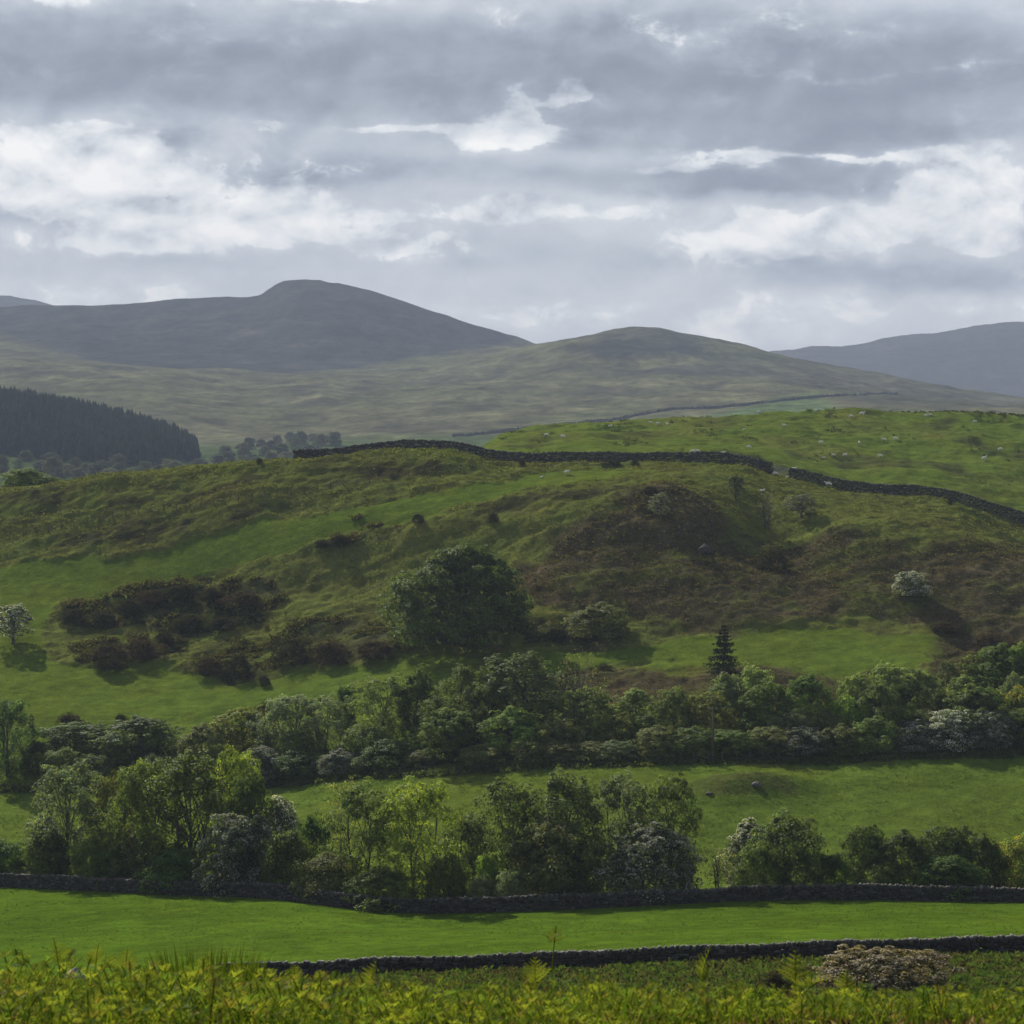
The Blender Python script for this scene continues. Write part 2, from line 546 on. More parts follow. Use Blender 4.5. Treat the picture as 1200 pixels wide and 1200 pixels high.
def solve(rows, ucols):
    D = []; Z = []
    for dc, kind, vc in rows:
        d = curve(dc, ucols)
        if kind == 'v':
            z = (600 - curve(vc, ucols)) / F * d
        elif kind == 'z':
            z = curve(vc, ucols)
        else:   # 'x': left part relative to the wall line, right part by angle
            zw = Z[[i for i, r in enumerate(rows) if r[0] is W3D][0]]
            rel = curve([(p[0], p[1]) for p in vc], ucols) + zw
            right = [(p[0], p[2]) for p in vc if p[2]]
            zr = (600 - curve(right, ucols)) / F * d
            w = sstep(ucols, 520, 600)
            z = rel * (1 - w) + zr * w
        D.append(d); Z.append(z)
    return np.array(D), np.array(Z)


def spaced(seg):
    out = []
    for a, b, n in seg:
        out.append(np.linspace(a, b, n, endpoint=False))
    return np.concatenate(out + [np.array([seg[-1][1]])])


UG = np.concatenate([np.linspace(-2200, -160, 70, endpoint=False), np.arange(-160, 1360, 1.7), np.linspace(1360, 3400, 70)])
DG = spaced([(1, 12, 14), (12, 34, 60), (34, 105, 40), (105, 150, 80), (150, 192, 70), (192, 232, 60), (232, 300, 130), (300, 404, 330), (404, 470, 80), (470, 530, 90), (530, 640, 30)])
D_, Z_ = solve(ROWS_G, UG)
ZG = pchip_cols(D_, Z_, DG)
del D_, Z_
XG = (UG[None] - 600) / F * DG[:, None]
YG = np.broadcast_to(DG[:, None], XG.shape)
UU = np.broadcast_to(UG[None], XG.shape)
w2d = curve(W2D, UG)[None]; t2d = curve(T2D, UG)[None]; w3d = curve(W3D, UG)[None]; w1d = curve(W1D, UG)[None]
V0 = 600 - F * ZG / YG

# polygons of land cover and painted relief shade, as read off the photograph (frame units)
P_PAST = [[(-300, 668), (0, 663), (120, 655), (220, 640), (300, 612), (380, 600), (450, 586), (520, 573), (600, 561), (700, 549), (760, 551), (700, 562), (640, 570), (560, 590), (480, 612), (400, 626), (330, 652), (250, 672), (150, 692), (70, 706), (48, 740), (62, 775),
            (130, 790), (200, 778), (230, 792), (300, 800), (350, 784), (420, 782), (520, 766), (640, 764), (720, 758), (840, 743), (960, 736), (1080, 745), (1120, 765), (1050, 792), (900, 792), (790, 778), (700, 782), (600, 830), (400, 930), (-300, 930)]]
P_BROWN = [[(640, 668), (640, 640), (690, 612), (730, 590), (780, 570), (835, 584), (856, 612), (905, 628), (960, 632), (1010, 636), (1060, 652), (1130, 645), (1400, 650), (1400, 722), (1200, 716), (1130, 738), (1000, 722), (850, 742), (765, 738), (700, 702), (628, 700)],
           [(600, 660), (700, 672), (830, 700), (840, 735), (700, 722), (610, 705)],
           [(600, 790), (700, 785), (800, 790), (860, 782), (960, 790), (1000, 812), (760, 835), (600, 820)], [(1090, 760), (1150, 725), (1400, 720), (1400, 790), (1100, 800)]]
P_SCRUB = [[(62, 728), (95, 706), (170, 690), (230, 676), (300, 680), (330, 700), (300, 735), (220, 738), (150, 735)],
           [(85, 765), (130, 742), (200, 732), (215, 752), (180, 775), (110, 790)],
           [(215, 778), (250, 758), (330, 735), (420, 728), (480, 745), (560, 752), (470, 772), (360, 778), (290, 795), (235, 794)],
           [(380, 640), (420, 610), (470, 618), (450, 640)], [(600, 740), (640, 730), (740, 742), (740, 756), (640, 756)]]
P_SHADEBAND = [[(-50, 590), (60, 575), (200, 570), (330, 553), (480, 540), (540, 545), (480, 560), (300, 575), (120, 600), (-50, 616)],
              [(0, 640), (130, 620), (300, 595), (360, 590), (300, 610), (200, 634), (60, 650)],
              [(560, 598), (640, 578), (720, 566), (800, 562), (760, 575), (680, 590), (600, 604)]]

nw1 = fbm(XG / 9, YG / 7, 11, 4)
nw2 = fbm(XG / 9, YG / 7, 23, 4)
Uw = UU + nw1 * 26
Vw = V0 + nw2 * 12
hill = sstep(YG, t2d + 10, t2d + 22)
past = np.zeros_like(ZG)
for p_ in P_PAST: past = np.maximum(past, softpoly(Uw, Vw, p_, 3, 1.5))
past = np.where(YG < t2d + 6, 1.0, past)
brown = np.zeros_like(ZG)
for p_ in P_BROWN: brown = np.maximum(brown, softpoly(Uw, Vw, p_, 7, 4))
scrub = np.zeros_like(ZG)
for p_ in P_SCRUB: scrub = np.maximum(scrub, softpoly(Uw, Vw, p_, 4, 2))
shade_band = np.zeros_like(ZG)
for p_ in P_SHADEBAND: shade_band = np.maximum(shade_band, softpoly(Uw, Vw, p_, 5, 3))
past = np.where(hill > .5, past, past)
onhill = (YG > t2d + 12) & (YG < w3d)
plateau = YG >= w3d

# relief: hummocks, terracettes, tussocks
rough = np.where(YG < 60, .3, np.where(YG < w1d - 1, .8, np.where(YG < t2d, .10, 1.0 - .82 * past)))
rough = np.where(plateau, .75, rough)
near_wall = np.minimum(1, np.abs(YG - w3d) / 5) * np.minimum(1, np.abs(YG - w2d) / 4 + .15)
hum = fbm(XG / 26, YG / 17, 3, 3)
hum2 = fbm(XG / 8.5, YG / 6.0, 5, 3)
ridg = 1 - np.abs(fbm(XG / 15 + .2 * hum, YG / 9, 9, 3)) * 2.2
tus = fbm(XG / 2.2, YG / 1.9, 31, 2)
hs = np.where(YG > t2d + 10, 1.0, .0)
ZG = ZG + near_wall * rough * (hs * (1.6 * hum + .7 * hum2 + .35 * ridg) + (.20 + .10 * hs) * tus + .06 * hs * fbm(XG / .8, YG / .9, 33, 2))
ZG = ZG + (YG < t2d) * (YG > w1d) * (.35 * fbm(XG / 30, YG / 22, 40, 2)) * near_wall
# plateau hummocks
ZG = ZG + np.where(plateau, np.minimum(1, (YG - w3d) / 12) * sstep(UU, 560, 700) * (1.3 * fbm(XG / 20, YG / 26, 51, 3)), 0)
# gully and knoll on the dark face, the small mound of the middle field


def bump(u0, d0, ru, rd, h):
    global ZG
    x0 = (u0 - 600) / F * d0
    ZG = ZG + h * np.exp(-((XG - x0) / ru) ** 2 - ((YG - d0) / rd) ** 2)


bump(888, 253, 6.0, 3.0, 1.25)
bump(850, 250, 5.0, 2.6, .35)
bump(905, 352, 7, 12, -2.2)
bump(690, 352, 12, 9, 1.4)
bump(1075, 352, 12, 8, 1.6)
bump(240, 1, .1, .1, 0)
bump(985, 352, 6, 9, 1.0)


def colour_ground():
    def C(a): return np.array(a)[None, None, :]
    n1 = fbm(XG / 14, YG / 10, 61, 4)[..., None]
    n2 = fbm(XG / 3.1, YG / 3.1, 71, 3)[..., None]
    n3 = fbm(XG / 40, YG / 30, 81, 3)[..., None]
    olive = C((.094, .110, .025)) * (1 + .30 * n2) + C((.024, .014, .006)) * n1
    c = olive
    # browner sward in hollows of the rough ground
    tn = sstep(n1 + .4 * n2, .05, .45)
    c = c * (1 - .45 * tn) + C((.050, .042, .017)) * .45 * tn
    gcol = C((.080, .116, .016)) * (1 + .26 * n2 + .16 * n1) + C((.012, .006, .0)) * n3
    p = past[..., None]
    c = c * (1 - p) + gcol * p
    c = np.maximum(c, .005)
    # plateau
    pl = plateau[..., None] * 1.0
    pg = C((.086, .122, .019)) * (1 + .2 * n2)
    dk = sstep(fbm(XG / 16, YG / 30, 95, 4)[..., None], .08, .32)
    dk = dk * .75
    pc = pg * (1 - dk) + C((.046, .050, .020)) * dk
    ol = sstep(fbm(XG / 24, YG / 34, 99, 3)[..., None], -.05, .3)
    pc = pc * (1 - .6 * ol) + olive * .6 * ol
    c = c * (1 - pl) + pc * pl
    b = (shade_band[..., None] * sstep(n1 + .5 * n2, -.25, .2))
    c = c * (1 - .9 * b) + C((.036, .036, .016)) * .9 * b  # relief shade between the hummocks, darkened into the ground colour
    bp = brown[..., None] * sstep(n1 * 1.0 + n2 * .6 + .5 * n3, -.75, .05)
    bcol = C((.056, .049, .026)) * (1 + .5 * n2 + .3 * n3) + C((.022, .018, .010)) * sstep(n1, .1, .4)
    c = c * (1 - bp) + bcol * bp
    s = scrub[..., None] * sstep(n1 + .6 * n2, -.35, .15)
    c = c * (1 - s) + C((.058, .062, .024)) * (1 + .4 * n2) * s
    # foreground litter under the bracken, dark rough grass before the near wall
    lit = (1 - sstep(YG, 30, 50))[..., None]
    c = c * (1 - lit) + C((.030, .028, .014)) * (1 + .5 * n2) * lit
    mid = ((YG > 45) & (YG < w1d))[..., None] * 1.0
    mc = C((.048, .075, .016)) * (1 + .4 * n2)
    mb = sstep(fbm(XG / 5, YG / 7, 121, 3)[..., None], .12, .35)
    mc = mc * (1 - mb) + C((.040, .036, .017)) * mb
    c = c * (1 - mid) + mc * mid
    # mound
    x0 = (885 - 600) / F * 253
    mo = np.exp(-((XG - x0 + 1.5) / 7.5) ** 2 - ((YG - 252) / 3.4) ** 2)[..., None]
    mo = .7 * sstep(mo + .5 * n2, .32, .6)
    c = c * (1 - mo) + (C((.056, .064, .020)) + C((.03, .006, .004)) * n2) * mo
    # fresh bright F1 field
    f1 = ((YG > w1d) & (YG < w2d))[..., None] * 1.0
    c = c * (1 - f1) + C((.058, .102, .008)) * (1 + .26 * n2 + .30 * n1 + .22 * n3) * f1
    return np.clip(c, .006, .6)


CG = colour_ground()
nr, nc = ZG.shape
ii = (np.arange(nr - 1)[:, None] * nc + np.arange(nc - 1)[None])
QG = np.stack([ii, ii + 1, ii + nc + 1, ii + nc], -1).reshape(-1, 4)
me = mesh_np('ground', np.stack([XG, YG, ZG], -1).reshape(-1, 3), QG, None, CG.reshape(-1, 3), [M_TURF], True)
tag(link('ground', me), 'rolling green farmland rising to a hill', None, None, 'structure')
VG = 600 - F * ZG / YG            # seen height of every ground vertex


def zat(x, y):
    x = np.asarray(x, float); y = np.asarray(y, float)
    u = 600 + F * x / y
    cu = np.interp(u, UG, np.arange(nc)); cd = np.interp(y, DG, np.arange(nr))
    i = np.clip(cu.astype(int), 0, nc - 2); j = np.clip(cd.astype(int), 0, nr - 2)
    a = cu - i; b = cd - j
    return (ZG[j, i] * (1 - a) + ZG[j, i + 1] * a) * (1 - b) + (ZG[j + 1, i] * (1 - a) + ZG[j + 1, i + 1] * a) * b


def hit(u, v, dmin=60, dmax=630):
    """depth at which the ground is first met along the ray of frame position (u, v)"""
    i = int(np.clip(np.searchsorted(UG, u), 0, nc - 1))
    a = np.searchsorted(DG, dmin); b = np.searchsorted(DG, dmax)
    col = VG[a:b, i]
    k = np.nonzero(col <= v)[0]
    if len(k) == 0:
        return float(DG[a + int(np.argmin(col))])
    k = k[0]
    if k == 0: return float(DG[a])
    v0, v1 = col[k - 1], col[k]
    t = (v0 - v) / max(1e-6, v0 - v1)
    return float(DG[a + k - 1] + t * (DG[a + k] - DG[a + k - 1]))


def at(u, d):
    x = (u - 600) / F * d
    return x, d, float(zat(x, d))


# ------------------------------------------------------------------ far hills
UH = np.concatenate([np.linspace(-1700, -150, 60, endpoint=False), np.arange(-150, 1350, 2.5), np.linspace(1350, 2900, 60)])
DH = spaced([(590, 1040, 20), (1040, 1300, 50), (1300, 1700, 60), (1700, 2500, 110), (2500, 3200, 110), (3200, 4000, 110), (4000, 5200, 30), (5200, 6200, 70), (6200, 7400, 10)])
D_, Z_ = solve(ROWS_H, UH)
ZH = pchip_cols(D_, Z_, DH)
XH = (UH[None] - 600) / F * DH[:, None]
YH = np.broadcast_to(DH[:, None], XH.shape)
UUH = np.broadcast_to(UH[None], XH.shape)
VH0 = 600 - F * ZH / YH
amp = sstep(YH, 1300, 2600)
ZH = ZH + amp * (14 * fbm(XH / 330, YH / 420, 203, 6, .6) + 5.5 * (1 - 2 * np.abs(fbm(XH / 130 + .002 * YH, YH / 300, 210, 4)))) * (1 - .78 * np.exp(-((YH - 3900) / 200) ** 2) - .78 * np.exp(-((YH - 3050) / 200) ** 2))
ZH = ZH + 2.8 * fbm(XH / 60, YH / 60, 220, 4)


def colour_hills():
    def C(a): return np.array(a)[None, None, :]
    n1 = fbm(XH / 260, YH / 330, 301, 5, .6)[..., None]
    n2 = fbm(XH / 55, YH / 110, 311, 4, .6)[..., None]
    bent = C((.094, .094, .048)) * (1 + .5 * n1 + .8 * n2)
    pk = sstep(n1 - .4 * n2, .05, .35)
    bent = bent * (1 - .55 * pk) + C((.050, .046, .032)) * .55 * pk
    gp = sstep(fbm(XH / 180, YH / 260, 321, 4)[..., None], .1, .35)
    bent = bent * (1 - .4 * gp) + C((.085, .105, .040)) * .4 * gp
    heath = C((.036, .039, .034)) * (1 + .5 * n1 + .8 * n2)  # dark heather; the tone also stands in for cloud shade on the mountain
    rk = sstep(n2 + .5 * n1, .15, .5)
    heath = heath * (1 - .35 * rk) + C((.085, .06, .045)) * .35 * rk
    up = [(-400, 330), (-400, 405), (0, 392), (60, 412), (120, 432), (190, 438), (260, 441), (330, 440), (420, 432), (480, 423), (540, 413), (600, 404), (640, 402), (640, 300)]  # mountain top under cloud: the shadow's edge painted as a colour boundary
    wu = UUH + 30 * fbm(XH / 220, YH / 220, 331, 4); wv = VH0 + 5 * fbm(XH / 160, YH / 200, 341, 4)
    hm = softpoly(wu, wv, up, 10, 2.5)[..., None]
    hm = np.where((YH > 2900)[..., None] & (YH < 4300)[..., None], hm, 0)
    c = bent * (1 - hm) + heath * hm  # within hm the heath tone also stands in for cloud shade
    # darker heath on the shoulder of the nearer round hill
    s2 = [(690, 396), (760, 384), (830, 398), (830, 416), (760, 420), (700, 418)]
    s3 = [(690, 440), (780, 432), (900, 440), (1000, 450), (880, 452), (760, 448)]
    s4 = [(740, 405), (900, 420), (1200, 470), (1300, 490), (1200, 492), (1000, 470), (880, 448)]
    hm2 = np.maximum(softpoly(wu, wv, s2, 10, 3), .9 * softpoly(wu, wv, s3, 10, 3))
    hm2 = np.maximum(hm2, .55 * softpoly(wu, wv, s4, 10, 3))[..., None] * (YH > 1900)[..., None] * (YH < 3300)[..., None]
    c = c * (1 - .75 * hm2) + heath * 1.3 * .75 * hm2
    far = sstep(YH, 4300, 4600)[..., None]
    c = c * (1 - far) + C((.050, .047, .042)) * (1 + .3 * n1) * far
    low = (1 - sstep(YH, 1560, 1900 + 0 * YH))[..., None]
    fld = C((.055, .085, .028)) * (1 + .3 * n2)
    c = c * (1 - low) + fld * low
    g2 = [(820, 492), (870, 478), (950, 466), (985, 474), (1010, 492)]
    gm = softpoly(wu, wv, g2, 8, 2)[..., None] * (YH > 1650)[..., None] * (YH < 2300)[..., None]
    c = c * (1 - gm) + C((.075, .115, .04)) * gm
    return np.clip(c, .006, .6)


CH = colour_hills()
nrh, nch = ZH.shape
ii = (np.arange(nrh - 1)[:, None] * nch + np.arange(nch - 1)[None])
QH = np.stack([ii, ii + 1, ii + nch + 1, ii + nch], -1).reshape(-1, 4)
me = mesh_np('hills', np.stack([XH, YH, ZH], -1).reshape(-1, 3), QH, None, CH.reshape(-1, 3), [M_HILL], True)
tag(link('hills', me), 'brown and grey moorland hills beyond the valley', None, None, 'structure')
VH = 600 - F * ZH / YH


def zat_h(x, y):
    x = np.asarray(x, float); y = np.asarray(y, float)
    u = 600 + F * x / y
    cu = np.interp(u, UH, np.arange(nch)); cd = np.interp(y, DH, np.arange(nrh))
    i = np.clip(cu.astype(int), 0, nch - 2); j = np.clip(cd.astype(int), 0, nrh - 2)
    a = cu - i; b = cd - j
    return (ZH[j, i] * (1 - a) + ZH[j, i + 1] * a) * (1 - b) + (ZH[j + 1, i] * (1 - a) + ZH[j + 1, i + 1] * a) * b


def hit_h(u, v, dmin=1050):
    i = int(np.clip(np.searchsorted(UH, u), 0, nch - 1))
    a = np.searchsorted(DH, dmin)
    k = np.nonzero(VH[a:, i] <= v)[0]
    return float(DH[a + (k[0] if len(k) else -1)])


# ------------------------------------------------------------------ haze: the air between here and the far hills
hz = Buf(); hz.add(box_verts(0, 3700, 240, 15400, 7800, 580), BOXQ)
m, N, out = new_mat('moist_air')
pv = N.n('ShaderNodeVolumePrincipled')
pv.inputs['Color'].default_value = (.47, .56, .74, 1)
pv.inputs['Density'].default_value = 1.4e-4
pv.inputs['Anisotropy'].default_value = 0.0
N.t.links.new(pv.outputs[0], out.inputs['Volume'])
tag(link('haze', hz.mesh('haze', [m])), 'thin blue haze in the valley air', None, None, 'stuff')

# ------------------------------------------------------------------ dry stone walls


def wall_path(ucurve_d, ucurve_v, u0, u1, step=.4):
    us = np.arange(u0, u1, 1.0)
    d = curve(ucurve_d, us)
    x = (us - 600) / F * d
    s = np.concatenate([[0], np.cumsum(np.hypot(np.diff(x), np.diff(d)))])
    q = np.arange(0, s[-1], step)
    X = np.interp(q, s, x); Y = np.interp(q, s, d)
    return X, Y, zat(X, Y), q


def stone_wall(name, label, D, u0, u1, H, th, ch, sl, seed, group=None, cope=.28, wob=.05, tone=1.0):
    rng = np.random.default_rng(seed)
    X, Y, Z, S = wall_path(D, None, u0, u1, .25)
    # the foot follows the ground, the top a smoother line
    ker = np.hanning(41); ker /= ker.sum()
    Zs = np.convolve(np.pad(Z, 20, mode='edge'), ker, 'valid')
    tx = np.gradient(X); ty = np.gradient(Y); ln = np.hypot(tx, ty); tx /= ln; ty /= ln
    ox, oy, oz = float(X[len(X) // 2]), float(Y[len(X) // 2]), float(Z[len(X) // 2])
    body = Buf(); cop = Buf()
    def put(buf, s, off, zc, L, T, Hh, tilt, jit, col, along=0.0):
        k = np.interp(s, S, np.arange(len(S))); i = min(int(k), len(S) - 1)
        c = np.interp(s, S, X), np.interp(s, S, Y)
        v = box_verts(0, 0, 0, L, T, Hh)
        v += rng.normal(0, jit, v.shape) * np.array([1, .7, 1])
        ca, sa = math.cos(tilt), math.sin(tilt)
        v = np.stack([v[:, 0] * ca + v[:, 2] * sa, v[:, 1], -v[:, 0] * sa + v[:, 2] * ca], 1)
        xx = c[0] + v[:, 0] * tx[i] - (v[:, 1] + off) * ty[i]
        yy = c[1] + v[:, 0] * ty[i] + (v[:, 1] + off) * tx[i]
        buf.add(np.stack([xx - ox, yy - oy, zc + v[:, 2] - oz], 1), BOXQ, None, col)
    total = S[-1]
    nco = max(3, int(round((H - cope) / ch)))
    pal = np.array([[.085, .080, .076], [.120, .110, .100], [.060, .058, .058], [.10, .085, .075], [.16, .155, .145], [.085, .09, .070]]) * tone
    for r in range(nco):
        s = rng.uniform(-sl, 0)
        while s < total:
            L = sl * rng.uniform(.55, 1.6)
            hh = ch * rng.uniform(.78, 1.12)
            ss = min(max(s + L / 2, 0), total)
            zb = np.interp(ss, S, Zs) - .12
            hl = 1 + .05 * math.sin(ss * .23 + seed) + .04 * math.sin(ss * .71)
            zc = zb + (r + .5) * ch * hl + rng.normal(0, ch * .08)
            col = pal[rng.integers(len(pal))] * rng.uniform(.7, 1.3)
            T = th * (1.08 - .22 * r / nco)
            put(body, ss, rng.normal(0, wob * .5), zc, L * .97, T + rng.normal(0, wob), hh * hl, rng.normal(0, .05), ch * .09, col)
            s += L
    s = 0.0
    while s < total:
        w = sl * rng.uniform(.3, .75)
        zb = np.interp(s, S, Zs) - .12
        hl = 1 + .05 * math.sin(s * .23 + seed) + .04 * math.sin(s * .71)
        hc = cope * rng.uniform(.7, 1.25)
        col = pal[rng.integers(len(pal))] * rng.uniform(1.0, 2.0)
        put(cop, s, rng.normal(0, wob * .3), zb + nco * ch * hl + hc * .45, w, th * .8 * rng.uniform(.8, 1.1), hc, rng.normal(.18, .16), w * .12, col)
        s += w * .98
    o = link(name, body.mesh(name, [M_STONE]), None, (ox, oy, oz))
    tag(o, label, 'wall', group)
    link('coping', cop.mesh('coping', [M_STONE]), o)
    return o


stone_wall('dry_stone_wall', 'dark rough dry stone wall just beyond the bracken, nearest of all walls', W1D, 250, 1420, 1.30, .62, .17, .34, 1, cope=.24, wob=.10, tone=.5)
stone_wall('dry_stone_wall', 'long dark dry stone wall along the foot of the valley trees', W2D, -220, 1420, 1.45, .60, .165, .34, 2, cope=.22, tone=.5)
stone_wall('dry_stone_wall', 'dark winding dry stone wall on the hilltop, left of the pale gate', W3D, 345, 907, 2.0, .75, .24, .5, 3, cope=.3, tone=.5)
stone_wall('dry_stone_wall', 'dark winding dry stone wall running down the hill right of the pale gate', W3D, 926, 1330, 2.0, .75, .24, .5, 4, cope=.3, tone=.5)

# ------------------------------------------------------------------ trees and shrubs


def leaf_quads(P, Nrm, size, rng, asp=1.7, fold=.25):
    n = len(P)
    Nn = Nrm / (np.linalg.norm(Nrm, axis=1)[:, None] + 1e-9)
    r = rng.normal(size=(n, 3))
    A = np.cross(Nn, r); A /= np.linalg.norm(A, axis=1)[:, None] + 1e-9
    B = np.cross(Nn, A)
    s = (size * rng.uniform(.6, 1.35, n))[:, None]
    base = P - A * s * asp * .5
    tip = P + A * s * asp * .5 - Nn * s * fold
    lf = P + B * s * .5 + Nn * s * fold * .5
    rt = P - B * s * .5 + Nn * s * fold * .5
    V = np.stack([base, rt, tip, lf], 1).reshape(-1, 3)
    Q = np.arange(4 * n).reshape(-1, 4)
    return V, Q


def crown_shape(H, W, cb, nl, ncl, nlf, ls, prof, seed, flat=.65, droop=0.0, stems=1, lobe=(.15, .24), spread=.36, inner=.15, asym=(0, 0), trunk_r=.016, branchy=True, mat=None):
    """returns three meshes: trunk with limbs and twigs, crown, and a sparse shell of blossom"""
    rng = np.random.default_rng(seed)
    z0 = cb * H
    Hc = H - z0
    leaves = Buf(); wood = Buf(); bloss = Buf()
    def R_(h):
        if prof == 'dome': return math.sqrt(max(0.02, 1 - h ** 2.3))
        if prof == 'oval': return math.sqrt(max(0.03, 1 - (2 * h - .95) ** 2 / 1.15))
        if prof == 'vase': return math.sqrt(max(.03, 1 - (1.75 * h - 1.0) ** 2)) if h > .15 else .35
        if prof == 'spire': return max(.05, (1 - h) ** .75 * min(1, .45 + 2.2 * h))
        return math.sqrt(max(0.03, 1 - (2 * h - .8) ** 2 / 1.6))
    lobes = []
    for i in range(nl):
        h = ((i + rng.uniform(.1, .9)) / nl) ** .85
        a = i * 2.39996 + rng.normal(0, .35)
        rl = W * rng.uniform(*lobe) * (1.1 - .35 * h)
        rr = max(0, R_(h) * W * .5 * rng.uniform(.72, 1.1) - rl * .75) * (1 if rng.random() > .2 else .55)
        z = z0 + h * Hc
        z = min(max(z, z0 + rl * .55), H - rl * .62 * rng.uniform(.75, 1.4))
        lobes.append((math.cos(a) * rr + asym[0] * (h - .5), math.sin(a) * rr + asym[1] * (h - .5), z, rl))
    # trunk(s) and limbs
    fork = z0 + .25 * Hc
    starts = []
    for s in range(stems):
        a = s * 2 * math.pi / max(1, stems) + rng.uniform(0, 6)
        sp = 0 if stems == 1 else W * .06
        p0 = np.array([math.cos(a) * sp, math.sin(a) * sp, -.3])
        p3 = np.array([math.cos(a) * sp * 3.0 + rng.normal(0, .04 * W), math.sin(a) * sp * 3.0 + rng.normal(0, .04 * W), z0 + .72 * Hc])
        pm = (p0 + p3) / 2 + np.array([rng.normal(0, .03 * W), rng.normal(0, .03 * W), 0])
        t = np.linspace(0, 1, 8)[:, None]
        pts = (1 - t) ** 2 * p0 + 2 * t * (1 - t) * pm + t * t * p3
        r0 = H * trunk_r * (1.5 if stems == 1 else .95)
        rad = r0 * (1 - .82 * np.linspace(0, 1, 8)); rad[0] *= 1.5
        tube(wood, pts, rad, 7, np.array((.085, .075, .06)) * rng.uniform(.8, 1.1))
        starts.append(pts)
    for (lx, ly, lz, rl) in lobes:
        st = starts[rng.integers(len(starts))]
        hgt = min(.92, max(.12, (lz / (z0 + .72 * Hc)) * rng.uniform(.35, .8)))
        k = int(hgt * 7)
        b0 = st[k]
        e = np.array([lx, ly, lz])
        mid = (b0 + e) / 2 + np.array([0, 0, .12 * np.linalg.norm(e - b0)]) + rng.normal(0, .04 * W, 3)
        t = np.linspace(0, 1, 6)[:, None]
        pts = (1 - t) ** 2 * b0 + 2 * t * (1 - t) * mid + t * t * e
        rb = H * trunk_r * .42 * rng.uniform(.7, 1.1)
        tube(wood, pts, np.linspace(rb, rb * .3, 6), 5, np.array((.08, .07, .055)) * rng.uniform(.75, 1.1))
        out = np.array([lx, ly, (lz - (z0 + Hc * .42)) * .9]); out /= np.linalg.norm(out) + 1e-6
        cl = []
        tries = 0
        while len(cl) < ncl and tries < 400:
            tries += 1
            dv = rng.normal(size=3); dv /= np.linalg.norm(dv)
            if dv @ out < -.25 and rng.random() > inner: continue
            cl.append(dv)
        ctone = rng.uniform(.85, 1.15)
        for dv in cl:
            c = e + dv * rl * (rng.uniform(.62, 1.12) if rng.random() < .82 else rng.uniform(1.15, 1.5)) * np.array([1, 1, .9])
            if c[2] < .1: c[2] = rng.uniform(.05, .35)
            if branchy and rng.random() < .5:
                tube(wood, [e, (e + c) / 2 + rng.normal(0, .05 * rl, 3), c], [rb * .28, rb * .18, rb * .08], 3, (.075, .066, .05))
            rc = rl * spread * rng.uniform(.8, 1.45)
            k = int(nlf * rng.uniform(.75, 1.35))
            # each spray is a small cushion: leaves lie over its upper and outer faces
            sd_ = rng.normal(0, 1, (k, 3)) + .75 * dv + np.array([0, 0, .55])
            sd_ /= np.linalg.norm(sd_, axis=1)[:, None]
            off = sd_ * rc * (1.12 - .55 * rng.random((k, 1)) ** 2.2) * np.array([1, 1, flat])
            off += rng.normal(0, .10, (k, 3)) * rc
            if droop: off[:, 2] -= droop * rc * np.abs(rng.normal(0, 1, k)) * 1.3
            P = c + off
            P[:, 2] = np.maximum(P[:, 2], .04)
            nrm = sd_ + .35 * dv + np.array([0, 0, .25]) + rng.normal(0, .42, (k, 3))
            V, Q = leaf_quads(P, nrm, ls, rng)
            tone = ctone * rng.uniform(.78, 1.25)
            lt = tone * rng.uniform(.72, 1.3, k)
            hue = rng.normal(0, .07, k)
            colr = np.stack([lt * (1 + hue * 1.2), lt, lt * (1 - hue)], 1)
            leaves.add(V, Q, None, np.repeat(colr, 4, 0))
            # blossom sits on the outside of the same sprays
            if rng.random() < .8:
                kb = max(3, int(nlf * .7))
                sb_ = rng.normal(0, 1, (kb, 3)) + 1.0 * dv + np.array([0, 0, .9]); sb_ /= np.linalg.norm(sb_, axis=1)[:, None]
                offb = sb_ * rc * 1.14 * np.array([1, 1, flat])
                Pb = c + offb
                Pb[:, 2] = np.maximum(Pb[:, 2], .1)
                Vb, Qb = leaf_quads(Pb, dv + np.array([0, 0, .5]) + rng.normal(0, .5, (kb, 3)), ls * .9, rng, 1.2)
                lt = rng.uniform(.75, 1.1, kb)
                bloss.add(Vb, Qb, None, np.repeat(np.stack([lt, lt, lt * .96], 1), 4, 0))
    LV = np.concatenate(leaves.V)
    Hm = float(np.percentile(LV[:, 2], 99.6)); Wm = 2 * float(np.percentile(np.abs(LV[:, 0]), 98.8))
    return dict(H=Hm, W=Wm, wood=wood.mesh('trunk', [M_BARK]), crown=leaves.mesh('crown', [mat or M_LEAF]), bloss=bloss.mesh('blossom', [M_PETAL]))


